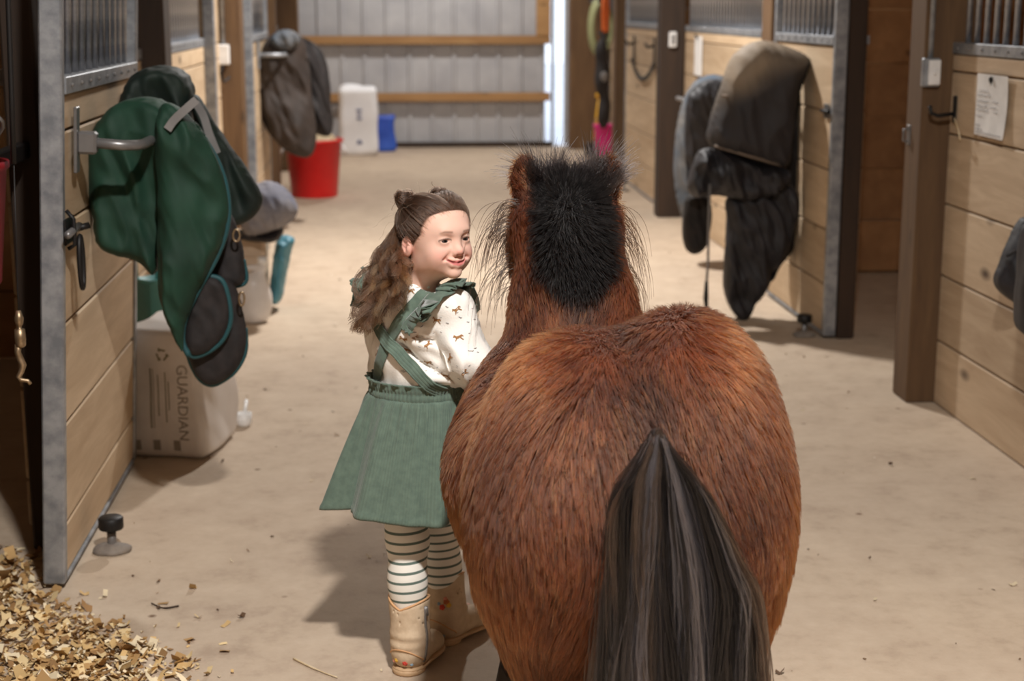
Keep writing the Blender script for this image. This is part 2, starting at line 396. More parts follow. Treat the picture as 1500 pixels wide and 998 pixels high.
# ---- left side
door1 = slide_door('door_1', 3.66, 4.75, -.812, -1, MT['plank'])
door1.rotation_euler.y = .052      # hangs a little out at the top
wl = struct('wall_left')
stall_front(wl, 4.75, 6.14, -.955, -1, MT['plank'], ROWS, 1.225)
stall_front(wl, 6.34, 8.16, -.955, -1, MT['plank'], ROWS, 1.225)
box('frame_stile', (-.955, 8.16, 0), (-.90, 8.22, 2.12), MT['galv'], wl)
planks(wl, 8.22, 8.9, -.955, -1, ROWS+[(1.185, 2.1)], MT['plank'], (0, 0, 0))
door2 = slide_door('door_2', 9.2, 10.35, -.80, -1, MT['plank'])
stall_front(wl, 9.2, 15.8, -.97, -1, MT['plank'], ROWS, 1.225)
post((-.950, 3.95), (-.870, 4.09), MT['dpost'], 'dark brown post behind the grey metal edge of the near left door')
post((-1.005, 6.15), (-.865, 6.33), MT['dpost'], 'dark brown post just beyond the green blanket')
post((-1.0, 8.9), (-.835, 9.08), MT['post'], 'brown post carrying a white outlet box on the left')
post((-.98, 11.4), (-.83, 11.56), MT['post'], 'brown post behind the far dark blanket on the left')
post((-.98, 13.6), (-.80, 13.78), MT['post'], 'last brown post on the left, before the far wall')
# insides of the stalls on the left: board partitions
for y in (3.0, 6.2, 9.0, 12.2):
    for k in range(8):
        box('partition_plank', (-4.7, y, .02+k*.27), (-1.03, y+.04, .285+k*.27), MT['ply'], wl, .004)
stall_front(wl, -3.4, 2.4, -.955, -1, MT['plank'], ROWS, 1.225)

# ---- right side
wr = struct('wall_right')
stall_front(wr, -3.4, 5.30, 1.90, 1, MT['plank_r'], ROWS_R, 1.262)
door3 = slide_door('door_3', 6.40, 7.46, 1.80, 1, MT['plank'], z1=1.262, rows=[(.02, .228), (.228, .461), (.461, .712), (.712, .953), (.953, 1.225)])
post((1.80, 5.30), (1.975, 5.46), MT['post'], 'brown post carrying a switch box beside the white paper')
post((1.858, 6.40), (1.932, 6.53), MT['dpost'], 'dark post at the near edge of the door with the black blanket')
post((1.90, 7.95), (2.05, 8.15), MT['post'], 'brown post rising behind the dusty black blanket on the right')
stall_front(wr, 8.15, 10.3, 1.90, 1, MT['plank'], ROWS_R, 1.262)
stall_front(wr, 6.54, 7.95, 1.94, 1, MT['plank'], ROWS_R, 1.262)
post((1.745, 10.34), (1.905, 10.5), MT['dpost'], 'dark brown post with a small white box, beyond the grey-blue blanket')
door4 = slide_door('door_4', 10.6, 12.6, 1.84, 1, MT['plank'], z1=1.262, rows=ROWS_R)
post((1.80, 12.86), (1.93, 13.02), MT['post'], 'brown post between the hook door and the pink bucket')
post((1.72, 15.5), (2.02, 15.66), MT['post'], 'wide brown post beside the bright gap in the far wall')
stall_front(wr, 13.1, 15.5, 2.12, 1, MT['plank'], ROWS_R, 1.262)
for y in (4.9, 8.0, 10.4, 12.9):
    for k in range(8):
        box('partition_plank', (2.06, y, .02+k*.27), (5.7, y+.04, .285+k*.27), MT['ply'], wr, .004)
for k in range(12):
    box('stall_plank', (3.2, 5.0, .02+k*.19), (3.24, 7.98, .205+k*.19), MT['ply'], wr, .004)

# ---- far wall: ribbed metal siding on wooden girts, a tall bright gap at the right
wf = struct('wall_far')
def ribbed(x0, x1, z0, z1, Y, pitch=.222):
    v, f = [], []; xs = []
    x = x0
    while x < x1-1e-6:
        for dx, dy in ((0, 0), (pitch-.05, 0), (pitch-.038, -.022), (pitch-.012, -.022)):
            if x+dx < x1: xs.append((x+dx, dy))
        x += pitch
    xs.append((x1, 0))
    for (a, dy) in xs: v += [(a, Y+dy, z0), (a, Y+dy, z1)]
    for i in range(len(xs)-1): f.append((2*i, 2*i+2, 2*i+3, 2*i+1))
    return v, f
x = -4.7
while x < 1.5:
    x1 = min(x+.888, 1.60); v, f = ribbed(x, x1, 0.02, 3.6, 15.9); pydata('siding_panel', v, f, MT['siding'], wf); x = x1
v, f = ribbed(1.705, 5.7, 0.02, 3.6, 15.9); pydata('siding_panel', v, f, MT['siding'], wf)
for z in (.50, 1.06, 1.75, 2.5):
    box('girt', (-4.7, 15.80, z-.042), (1.56, 15.86, z+.042), MT['girt'], wf)
box('base_board', (-4.7, 15.82, 0), (1.58, 15.87, .05), MT['dpost'], wf)
box('door_stile', (1.42, 15.79, 1.10), (1.56, 15.86, 3.5), MT['girt'], wf)
box('door_edge', (1.575, 15.83, 0), (1.60, 15.9, 3.6), MT['galv'], wf)
# ================================================================== things along the aisle
stall_front(wl, 4.09, 4.75, -.955, -1, MT['plank'], ROWS, 1.225)
def poly_sdf(P, X, Z):
    """signed distance to a polygon P (k,2) on a grid X[:,None], Z[None,:]; negative inside"""
    d = np.full((len(X), len(Z)), 1e9); ins = np.zeros((len(X), len(Z)), bool); x = X[:, None]; z = Z[None, :]
    k = len(P)
    for i in range(k):
        ax, az = P[i]; bx, bz = P[(i+1) % k]; ex, ez = bx-ax, bz-az
        t = np.clip(((x-ax)*ex+(z-az)*ez)/(ex*ex+ez*ez), 0, 1); d = np.minimum(d, (x-ax-t*ex)**2+(z-az-t*ez)**2)
        c = ((az > z) != (bz > z)) & (x < ex*(z-az)/(ez if abs(ez) > 1e-9 else 1e-9)+ax); ins ^= c
    d = np.sqrt(d); return np.where(ins, -d, d)
def smooth_poly(P, n=3):
    P = np.array(P, float)
    for _ in range(n):
        A = P*.75+np.roll(P, -1, 0)*.25; B_ = P*.25+np.roll(P, -1, 0)*.75; P = np.stack([A, B_], 1).reshape(-1, 2)
    return P
def drape(name, px, Y, T, mat, parent, off, folds=(30, .012), soft=.03, res=.008, lean=(0, 0), col=None, trim=None, seed=0, wr=.008, wf=75):
    """a hanging piece of cloth: outline at barn depth Y, padded to thickness 2T, thrown into folds"""
    W3 = np.array([at(x, y, Y) for x, y in px]); W2 = smooth_poly(W3[:, [0, 2]], 2); c0 = W2.mean(0)
    lo = np.array([W2[:, 0].min(), Y-T-.08, W2[:, 1].min()]); hi = np.array([W2[:, 0].max(), Y+T+.08, W2[:, 1].max()])
    if lean != (0, 0):
        ext = max(abs(lean[0])*(hi[0]-lo[0]), abs(lean[1])*(hi[2]-lo[2]))/2; lo[1] -= ext; hi[1] += ext
    f = Field(*grid(lo, hi, res)); X, Yg, Z = f.ax
    d = poly_sdf(W2, X, Z); xx, zz = np.meshgrid(X, Z, indexing='ij')
    q = np.stack([xx, np.zeros_like(xx), zz*.45], -1)
    y0 = Y+folds[1]*wob(q, folds[0], seed)+lean[0]*(xx-c0[0])+lean[1]*(zz-c0[1])
    th = T*np.sqrt(np.clip(1-np.clip(1+d/soft, 0, 1)**2, 0, 1))*(1+.25*wob(q, folds[0]*1.4, seed+2))
    f.F = np.where(d[:, None, :] < 0, np.maximum(np.abs(Yg[None, :, None]-y0[:, None, :])-th[:, None, :], d[:, None, :]), np.maximum(d[:, None, :], .002)+0*Yg[None, :, None]).astype(np.float32)
    def crumple(V):
        V = V.copy(); c_ = np.stack([V[:, 0]*1.0+.35*V[:, 2], V[:, 1]*.3, V[:, 2]*.42], 1); s = np.sign(Y-V[:, 1])
        dd = np.interp(V[:, 0], [V[:, 0].min(), V[:, 0].min()+.02, V[:, 0].max()-.02, V[:, 0].max()], [.2, 1, 1, .2])
        V[:, 1] -= s*dd*wr*((1-2.2*np.abs(wob(c_, wf, seed)))+.5*wob(c_, wf*2.3, seed+3)); V[:, 0] += wr*.35*wob(V, wf*.7, seed+1); return V-np.array(off)
    o = f.obj(name, mat, parent, disp=crumple, color=col, smooth_it=1)
    if trim is not None:
        i0, i1, tm, r = trim; C = [at(x, y, Y) for x, y in px[i0:i1]]; C = spl(C, 40)
        for p in C: p[1] = Y+folds[1]*wob(np.array([p[0], 0, p[2]*.45]), folds[0], seed)+lean[0]*(p[0]-c0[0])+lean[1]*(p[2]-c0[1])
        ins = C+(np.array([c0[0], 0, c0[1]])*np.array([1, 0, 1])-C*np.array([1, 0, 1]))*.03
        tube('trim', ins-np.array(off), r, tm, o, 8)
    return o
def spl(pts, n):
    pts = [np.array(p, float) for p in pts]; pts = [2*pts[0]-pts[1]]+pts+[2*pts[-1]-pts[-2]]; out = []; m = len(pts)-3
    for q in np.linspace(0, m-1e-6, n):
        i = int(q); t = q-i; a, b_, c_, d_ = pts[i:i+4]
        out.append(.5*((2*b_)+(c_-a)*t+(2*a-5*b_+4*c_-d_)*t*t+(3*b_-a-3*c_+d_)*t**3))
    return np.array(out)
def rect_on_y(px0, px1, Y): a, b_ = at(*px0, Y), at(*px1, Y); return a, b_

MT['green'] = noisy('bottle_green_nylon', srgb(12, 46, 33), srgb(22, 62, 45), 6, .75, 0, .08)
MT['green_dk'] = noisy('dark_green_lining', srgb(12, 26, 22), srgb(22, 40, 32), 8, .7)
MT['lining'] = noisy('black_lining', srgb(26, 23, 24), srgb(44, 38, 38), 30, .75)
MT['teal_trim'] = plain('teal_binding', srgb(30, 78, 84), .6)
MT['grey_web'] = plain('grey_webbing', srgb(122, 118, 116), .7)
# ---- green blanket on the near left door
rk = thing('blanket_rack', 'grey steel blanket bar bolted to the near left door', 'rack', (-.752, 3.80, 1.066)); off = np.array([-.806, 4.20, 1.07])
box('wall_plate', (-.806, 4.165, 1.0), (-.798, 4.205, 1.155), MT['steel'], rk, .002, off); box('socket', (-.80, 4.172, 1.045), (-.755, 4.212, 1.098), MT['steel'], rk, .006, off)
rk.rotation_euler.y = .052
tube('arm', [np.array(p)-off for p in [(-.77, 4.19, 1.072), (-.70, 4.20, 1.068), (-.672, 4.215, 1.068), (-.658, 4.25, 1.068), (-.652, 4.35, 1.07), (-.652, 4.95, 1.07)]], .0125, MT['steel'], rk, 12)
bl = thing('horse_blanket', 'bottle green horse blanket with teal edging draped over the near left bar', 'blanket', (-.58, 4.1, .35)); off = np.array([-.58, 4.1, .35])
drape('lining_hump', [(172, 165), (182, 130), (200, 104), (228, 95), (258, 97), (278, 112), (286, 145), (284, 185), (240, 200), (195, 190)], 4.36, .10, MT['green_dk'], bl, off, (22, .01))
drape('back_flap', [(278, 135), (292, 140), (318, 185), (345, 225), (384, 280), (386, 300), (370, 322), (348, 332), (325, 325), (318, 260), (290, 210)], 4.30, .05, MT['green_dk'], bl, off, (24, .015))
drape('near_panel', [(128, 212), (140, 178), (168, 152), (205, 140), (240, 145), (264, 165), (262, 230), (250, 300), (240, 360), (234, 408), (212, 388), (188, 376), (160, 368), (144, 356), (134, 310), (128, 260)], 4.04, .07, MT['green'], bl, off, (26, .022), seed=1, wr=.014, wf=52)
drape('aisle_panel', [(232, 150), (262, 150), (298, 196), (322, 240), (334, 285), (334, 330), (318, 378), (292, 425), (272, 468), (268, 502), (278, 524), (252, 488), (236, 450), (230, 400), (232, 300), (228, 210)], 3.97, .055, MT['green'], bl, off, (34, .018), wr=.011, wf=62, trim=(2, 11, MT['teal_trim'], .008), seed=3)
drape('inner_panel', [(320, 300), (340, 312), (352, 345), (358, 380), (362, 412), (345, 421), (312, 420), (292, 425), (305, 370)], 4.10, .035, MT['lining'], bl, off, (30, .008), trim=(3, 8, MT['teal_trim'], .005), wr=.005)
drape('lining_flap', [(300, 400), (335, 405), (352, 430), (361, 480), (361, 515), (348, 542), (330, 558), (310, 567), (292, 559), (278, 535), (270, 505), (280, 450)], 4.06, .028, MT['lining'], bl, off, (26, .008), wr=.004, trim=(3, 11, MT['teal_trim'], .006))
drape('lining_flap', [(285, 418), (306, 402), (326, 410), (336, 440), (338, 472), (326, 500), (304, 518), (280, 524), (268, 500), (272, 460)], 4.00, .024, MT['lining'], bl, off, (26, .008), wr=.004, trim=(1, 9, MT['teal_trim'], .007), seed=2)
def webbing(name, px, Y0, Y1, w, mat, parent, off):
    C = spl([at(x, y, Y0+(Y1-Y0)*i/(len(px)-1)) for i, (x, y) in enumerate(px)], 20); v, f = [], []
    for i, c in enumerate(C):
        t = C[min(i+1, 19)]-C[max(i-1, 0)]; t /= np.linalg.norm(t); s = np.cross(t, [0, 1, 0]); s /= np.linalg.norm(s)
        for dy in (0, .003):
            v += [c-s*w/2+(0, dy, 0)-off, c+s*w/2+(0, dy, 0)-off]
    for i in range(19):
        a, b_ = 4*i, 4*i+4
        f += [(a, a+1, b_+1, b_), (a+2, b_+2, b_+3, a+3), (a, b_, b_+2, a+2), (a+1, a+3, b_+3, b_+1)]
    return pydata(name, v, f, mat, parent)
webbing('surcingle', [(288, 146), (272, 160), (255, 176), (245, 190)], 3.90, 3.89, .02, MT['grey_web'], bl, off)
webbing('surcingle', [(286, 150), (298, 170), (306, 195), (318, 225)], 4.18, 4.10, .02, MT['grey_web'], bl, off)
tube('buckle', [at(346+5*math.cos(a), 345+9*math.sin(a), 4.03)-off for a in np.linspace(0, 6.28, 14)[:-1]], .003, MT['brass'], bl, 6, True)
tube('clip', [at(354+4*math.cos(a), 438+10*math.sin(a), 4.00)-off for a in np.linspace(0, 6.28, 14)[:-1]], .003, MT['brass'], bl, 6, True)

# ---- dusty black blanket on the right-hand door
def quilt_col(V):
    n = wob(V, 9)*.6+wob(V, 26, 4)*.5; top = np.clip((V[:, 2]-.68-.6*(V[:, 0]+.02))/.16, 0, 1)
    k = np.clip(.04+1.1*top*np.clip(n+.6, 0, 1), 0, .85)[:, None]
    return np.array(srgb(31, 31, 38))*(1-k)+np.array(srgb(156, 138, 116))*k
MT['quilt'] = vcol_mat('dusty_black_nylon', .7, 0, 30, .2); MT['quilt2'] = noisy('black_nylon', srgb(22, 21, 25), srgb(42, 40, 45), 12, .6, 0, .15)
MT['seam'] = plain('dusty_seam', srgb(128, 112, 98), .8); MT['dark_in'] = noisy('brown_black_lining', srgb(22, 18, 16), srgb(38, 31, 28), 10, .8)
off = np.array([1.55, 6.95, .3]); bk = thing('horse_blanket', 'dusty black quilted horse blanket hanging from the right-hand door, one leg nearly touching the floor', 'blanket', off)
drape('inner_side', [(1150, 120), (1178, 96), (1198, 88), (1205, 105), (1206, 160), (1203, 210), (1192, 262), (1176, 330), (1160, 370), (1130, 400), (1120, 330), (1140, 240)], 7.02, .06, MT['dark_in'], bk, off, (20, .012))
drape('quilted_body', [(1034, 214), (1040, 175), (1055, 128), (1070, 88), (1086, 68), (1112, 57), (1146, 65), (1188, 84), (1180, 105), (1166, 145), (1160, 200), (1154, 250), (1120, 246), (1075, 232)], 6.86, .13, MT['quilt'], bk, off, (14, .02), soft=.09, col=quilt_col, wr=.012, wf=42)
for y0, y1, dx in ((140, 152, 0), (188, 202, -8), (214, 244, -12)):
    tube('stitch_line', [at(x, y, 6.735+.0010*abs(x-1095)) - off for x, y in zip(np.linspace(1058+dx, 1150, 9), np.linspace(y0, y1, 9))], .006, MT['seam'], bk, 6)
drape('gathered_skirt', [(1032, 212), (1075, 228), (1120, 243), (1160, 246), (1150, 276), (1118, 290), (1080, 292), (1045, 284), (1016, 292), (1006, 274), (1014, 242)], 6.83, .09, MT['quilt2'], bk, off, (38, .022), soft=.06, seed=2, wr=.020, wf=62)
drape('hanging_leg', [(1060, 285), (1105, 284), (1152, 262), (1172, 285), (1166, 330), (1150, 378), (1128, 415), (1108, 446), (1092, 472), (1080, 468), (1066, 445), (1058, 418), (1062, 372), (1066, 330)], 6.86, .055, MT['quilt2'], bk, off, (26, .016), soft=.05, seed=5, wr=.015, wf=58)
drape('front_flap', [(1006, 280), (1042, 286), (1044, 330), (1034, 368), (1012, 374), (1000, 360), (1000, 318)], 6.98, .04, MT['dark_in'], bk, off, (26, .012))
tube('leg_strap', [at(x, y, 6.75)-off for x, y in ((1040, 270), (1038, 330), (1037, 390), (1035, 412))], .006, MT['grey_web'], bk, 6)
tube('strap_clip', [at(x, y, 6.75)-off for x, y in ((1035, 412), (1034, 438), (1035, 456))], [.008, .012, .006], MT['black_iron'], bk, 6)
rk = thing('blanket_rack', 'grey steel blanket bar under the dusty black blanket', 'rack', (1.80, 6.6, 1.12)); o2 = np.array([1.80, 6.6, 1.12])
box('wall_plate', (1.79, 7.15, 1.02), (1.80, 7.20, 1.16), MT['steel'], rk, .002, o2)
tube('arm', [np.array(p)-o2 for p in [(1.79, 7.18, 1.09), (1.70, 7.18, 1.09), (1.66, 7.14, 1.09), (1.65, 6.85, 1.09)]], .0125, MT['steel'], rk, 10)
# grey-blue blanket behind it
MT['bluegrey'] = noisy('grey_blue_canvas', srgb(66, 78, 92), srgb(104, 100, 96), 5, .8)
off = np.array([1.52, 8.3, .1]); b2 = thing('horse_blanket', 'faded grey-blue blanket hanging beyond the dusty black one', 'blanket', off)
drape('outer_shell', [(986, 250), (992, 185), (1004, 138), (1022, 114), (1050, 107), (1075, 118), (1062, 180), (1045, 240), (1030, 310), (1012, 336), (996, 318)], 8.35, .12, MT['bluegrey'], b2, off, (14, .02), soft=.1, wr=.014, wf=36)
drape('lining', [(1000, 150), (1020, 122), (1050, 112), (1070, 130), (1060, 200), (1040, 290), (1020, 330), (1008, 300)], 8.24, .05, MT['quilt2'], b2, off, (14, .02), soft=.1)
rk = thing('blanket_rack', 'steel blanket bar under the grey-blue blanket', 'rack', (1.89, 8.3, 1.0)); o2 = np.array([1.89, 8.3, 1.0])
box('wall_plate', (1.888, 8.25, .82), (1.898, 8.3, .96), MT['steel'], rk, .002, o2); tube('arm', [np.array(p)-o2 for p in [(1.89, 8.28, .89), (1.62, 8.28, .89), (1.56, 8.32, .89), (1.55, 8.6, .89)]], .0125, MT['steel'], rk, 10)
# dark blanket on the second door on the left
MT['brownblk'] = noisy('brown_black_canvas', srgb(40, 33, 30), srgb(60, 50, 45), 6, .75)
off = np.array([-.6, 9.8, .3]); b3 = thing('horse_blanket', 'dark brown blanket hanging above the red tub', 'blanket', off)
drape('near_side', [(378, 88), (386, 62), (402, 46), (424, 44), (446, 56), (452, 90), (456, 140), (464, 190), (461, 226), (448, 233), (424, 224), (402, 208), (384, 180), (376, 140)], 9.75, .11, MT['brownblk'], b3, off, (16, .03), soft=.1, wr=.018, wf=40)
drape('far_side', [(430, 50), (455, 58), (474, 78), (482, 110), (486, 150), (489, 200), (470, 200), (452, 190), (440, 130)], 9.95, .10, MT['lining'], b3, off, (16, .03), soft=.1, wr=.018, wf=40, seed=2)
drape('folded_top', [(392, 60), (405, 44), (428, 42), (442, 56), (434, 72), (410, 74)], 9.62, .05, MT['bluegrey'], b3, off, (16, .01), soft=.05)
rk = thing('blanket_rack', 'pale steel blanket bar under the dark brown blanket', 'rack', (-.79, 9.6, 1.1)); o2 = np.array([-.79, 9.6, 1.1])
box('wall_plate', (-.80, 9.5, 1.02), (-.79, 9.56, 1.18), MT['galv'], rk, .002, o2)
tube('arm', [np.array(p)-o2 for p in [(-.79, 9.53, 1.10), (-.68, 9.53, 1.10), (-.645, 9.58, 1.10), (-.63, 10.1, 1.10)]], .014, MT['galv'], rk, 10)
# corner of a blanket at the right edge
off = np.array([1.72, 4.5, .5]); b4 = thing('horse_blanket', 'charcoal blanket cut off by the right edge of the picture', 'blanket', off)
drape('outer_shell', [(1455, 416), (1466, 384), (1484, 348), (1498, 322), (1508, 316), (1512, 340), (1512, 462), (1504, 458), (1498, 452), (1474, 436)], 4.52, .06, MT['quilt2'], b4, off, (18, .02), soft=.06)
tube('seam_piping', [at(x, y, 4.47)-off for x, y in ((1474, 376), (1486, 368), (1498, 370), (1508, 376))], .005, MT['lining'], b4, 6)
f = Field(*grid((1.71, 3.45, .42), (1.90, 4.46, .90), .012))
def slab(X, Y, Z):
    qx, qy, qz = np.abs(X-1.81)-.025-.006*np.sin(Y*23+Z*9), np.abs(Y-3.83)-.40, np.abs(Z-.64)-.14-.02*np.sin(Y*7)
    return np.sqrt(np.maximum(qx, 0)**2+np.maximum(qy, 0)**2+np.maximum(qz, 0)**2)-.045
f.put(slab, (1.6, 3.3, .3), (1.95, 4.6, 1.0), 0); f.obj('main_fold', MT['quilt2'], b4, disp=lambda V: V+np.array([1, 0, 0])*(wob(V, 38)*.007)[:, None]-off)
rk = thing('blanket_rack', 'steel blanket bar of the charcoal blanket at the right edge', 'rack', (1.89, 4.4, 1.0)); o2 = np.array([1.89, 4.4, 1.0])
box('wall_plate', (1.888, 4.2, .66), (1.898, 4.26, .80), MT['steel'], rk, .002, o2)
tube('arm', [np.array(p)-o2 for p in [(1.89, 4.23, .72), (1.86, 4.23, .72), (1.845, 4.26, .72), (1.845, 4.46, .72)]], .0125, MT['steel'], rk, 10)

# ---- wrapped bale with printing
off = np.array([-.71, 4.9, 0]); bag = thing('shavings_bag', 'white plastic-wrapped bale printed GUARDIAN, under the green blanket', 'bag', off)
ang = math.radians(-14); ca, sa = math.cos(ang), math.sin(ang); ex = np.array([ca, sa, 0]); ey = np.array([-sa, ca, 0])
p0 = at(300, 678, 4.745); p0[2] = 0
def bg_(a, b_, z): return p0-ex*a+ey*b_+np.array([0, 0, z])-off      # a: leftwards along the front, b: depth
f = Field(*grid((-.25, -.25, 0), (.25, .35, .46), .007)); Rb = np.stack([ex, ey, np.array([0, 0, 1.])], 1); cb = bg_(.135, .16, .205)
def rbox(X, Y, Z):
    x, y, z = X-cb[0], Y-cb[1], Z-cb[2]; u_ = x*ex[0]+y*ex[1]; w_ = x*ey[0]+y*ey[1]
    bulge = .008*np.sin(u_*22+1)*np.sin(z*14+.5)+.006*np.sin(w_*17+z*21)
    qx, qy, qz = np.abs(u_)-.135+.03-bulge, np.abs(w_)-.16+.03-bulge, np.abs(z)-.205+.03-bulge*.5*(z > -.1)
    return np.sqrt(np.maximum(qx, 0)**2+np.maximum(qy, 0)**2+np.maximum(qz, 0)**2)+np.minimum(np.maximum(qx, np.maximum(qy, qz)), 0)-.03
f.put(rbox, (-.3, -.3, -.1), (.3, .4, .5), 0)
MT['wrap'] = noisy('white_wrap', srgb(212, 204, 198), srgb(226, 220, 216), 5, .35, 0, .15); MT['ink'] = plain('grey_ink', srgb(150, 140, 128), .6); MT['ink2'] = plain('olive_ink', srgb(132, 126, 100), .6)
wrap = f.obj('wrapping', MT['wrap'], bag, disp=lambda V: np.maximum(V, np.array([-9, -9, 0])), smooth_it=1)
WB = BVHTree.FromPolygons([v.co.copy() for v in wrap.data.vertices], [tuple(p.vertices) for p in wrap.data.polygons])
def press(o, d=ey):      # lay flat lettering onto the wrapping
    for v in o.data.vertices:
        h = WB.ray_cast(Vector(np.array(v.co)-d*.2), Vector(d))
        if h[0] is not None: v.co = h[0]-Vector(d)*.0016
def face_M(a, z, rot):   # flat drawing plane on the front: x right, y up
    o = bg_(a, 0, z); M = Matrix(((ex[0], 0, -ey[0], o[0]), (ex[1], 0, -ey[1], o[1]), (ex[2], 1, -ey[2], o[2]), (0, 0, 0, 1))); return M@Matrix.Rotation(rot, 4, 'Z')
t = text_mesh('lettering', 'GUARDIAN', .047, MT['ink'], face_M(.078, .305, -math.pi/2), wrap, 0); t.data.transform(Matrix()); press(t)
def ink_bar(a0, z0, a1, z1, mt):
    k = 8; v = []
    for i in range(k+1):
        z = z0+(z1-z0)*i/k; v += [bg_(a0, -.002, z), bg_(a1, -.002, z)]
    f_ = [(2*i, 2*i+1, 2*i+3, 2*i+2) for i in range(k)]
    o = pydata('print_line', v, f_, mt, wrap); press(o)
for a, z0, z1, w_ in ((.168, .29, .10, .0045), (.158, .29, .10, .002), (.142, .27, .14, .003), (.118, .28, .12, .003), (.108, .25, .16, .003)): ink_bar(a, z0, a-w_, z1, MT['ink2'])
for a in (.165, .10, .225): ink_bar(a, .062, a-.022, .028, MT['ink'])
# recycling arrows
for k in range(3):
    a0 = math.pi/2+k*2*math.pi/3; c = (.122, .335); P_ = []
    r1, r2 = .014, .021
    pts = [(r1, -.75), (r2, -.75), (r2, .35), (r2+.005, .35), ((r1+r2)/2, .85), (r1-.004, .35), (r1, .35)]
    v = [bg_(c[0]-math.cos(a0+th)*r, -.002, c[1]+math.sin(a0+th)*r) for r, th in pts]
    o = pydata('recycling_arrow', v, [tuple(range(7))], MT['ink2'], wrap); press(o)
# small white scoop lying behind the bale
off = np.array([-.52, 5.16, 0]); sc = thing('scoop', 'small white plastic scoop lying behind the wrapped bale', 'scoop', off)
lathe('bowl', [(0, 0), (.020, 0), (.026, .01), (.028, .045), (.025, .045), (.02, .008), (0, .006)], MT['white_pl'], sc, 20, (0, 0, 0)); tube('handle', [(0, .025, .03), (0, .07, .05), (0, .11, .06)], .007, MT['white_pl'], sc)
# teal bin by the wall
MT['teal'] = noisy('teal_plastic', srgb(74, 142, 140), srgb(92, 160, 156), 6, .45); off = np.array([-.87, 5.62, 0]); tb_ = thing('bin', 'teal plastic bin with upright handle between the door and the green blanket', 'bin', off)
v = []; s0, s1, h_ = .055, .072, .42
lathe('tub', [(0, .004), (s0, 0), (s0+.003, .006), (s1, h_), (s1+.006, h_), (s1+.006, h_+.012), (s1-.003, h_+.012), (s0-.002, .012), (0, .012)], MT['teal'], tb_, 4)
tube('handle', [(-.06, 0, .42), (-.06, 0, .56), (-.045, 0, .60), (.0, 0, .60), (.02, 0, .56), (.02, 0, .43)], .009, MT['teal'], tb_)
# ---- heap by the wall: carton, jug, teal bag, folded blanket
MT['card'] = noisy('tan_carton', srgb(186, 164, 142), srgb(204, 184, 162), 4, .8); off = np.array([-.73, 7.2, 0])
ct = thing('carton', 'tan cardboard carton under the folded grey-blue blanket', 'carton', off)
box('carton_body', (-.88, 7.05, 0), (-.60, 7.40, .36), MT['card'], ct, .006, off); box('flap', (-.88, 7.04, .28), (-.60, 7.052, .36), MT['card'], ct, .003, off); box('flap', (-.603, 7.06, .27), (-.592, 7.39, .36), MT['card'], ct, .003, off)
off = np.array([-.64, 6.95, 0]); jg = thing('jug', 'translucent white plastic jug standing in front of the tan carton', 'jug', off)
MT['jug'] = noisy('milky_plastic', srgb(206, 200, 196), srgb(226, 220, 216), 6, .35); MT['pinkish'] = plain('pinkish_label', srgb(186, 150, 140), .6)
f = Field(*grid((-.10, -.07, 0), (.12, .08, .30), .006))
f.ell((0, 0, .10), (.085, .055, .11), .03); f.cap((0, 0, .05), (0, 0, .17), .06, .05, .04); f.cap((.03, 0, .2), (.045, 0, .262), .022, .018, .03); f.chain([(-.04, 0, .19), (-.04, 0, .245), (.03, 0, .25)], [.014, .013, .013], .01)
f.put(lambda X, Y, Z: Z-.004+0*X+0*Y, (-.2, -.2, -.1), (.2, .2, .01), 0, True)
f.obj('jug_body', MT['jug'], jg); lathe('cap', [(0, .295), (.02, .295), (.021, .262), (0, .262)], MT['white_pl'], jg, 20, (.045, 0, 0))
f = Field(*grid((-.06, -.075, .03), (.06, 0, .15), .005)); f.ell((-.005, -.035, .085), (.045, .026, .05), 0); f.obj('label_patch', MT['pinkish'], jg)
off = np.array([-.5, 7.2, 0]); tbag = thing('feed_bag', 'teal feed bag standing beside the white jug', 'bag', off)
MT['tealbag'] = noisy('teal_woven_bag', srgb(58, 122, 142), srgb(92, 150, 166), 4, .5)
drape('bag_body', [(392, 444), (398, 400), (402, 360), (408, 346), (432, 350), (428, 365), (420, 400), (414, 444)], 7.25, .09, MT['tealbag'], tbag, off, (16, .012), soft=.05)
drape('bag_top', [(404, 352), (412, 344), (433, 348), (430, 362), (414, 366)], 7.24, .06, MT['tealbag'], tbag, off, (30, .01), soft=.03)
off = np.array([-.68, 7.0, .36]); fb = thing('folded_blanket', 'folded grey-blue stable rug heaped on the tan carton', 'blanket', off)
MT['slate'] = noisy('slate_blue_fleece', srgb(98, 100, 116), srgb(140, 136, 138), 7, .9, 0, .15)
drape('top_fold', [(350, 300), (370, 270), (395, 264), (420, 276), (436, 298), (437, 315), (420, 330), (385, 345), (355, 348)], 7.0, .16, MT['slate'], fb, off, (24, .02), soft=.09)
drape('under_fold', [(345, 335), (385, 338), (418, 332), (412, 352), (380, 352), (350, 350)], 7.05, .15, MT['lining'], fb, off, (24, .012), soft=.03)
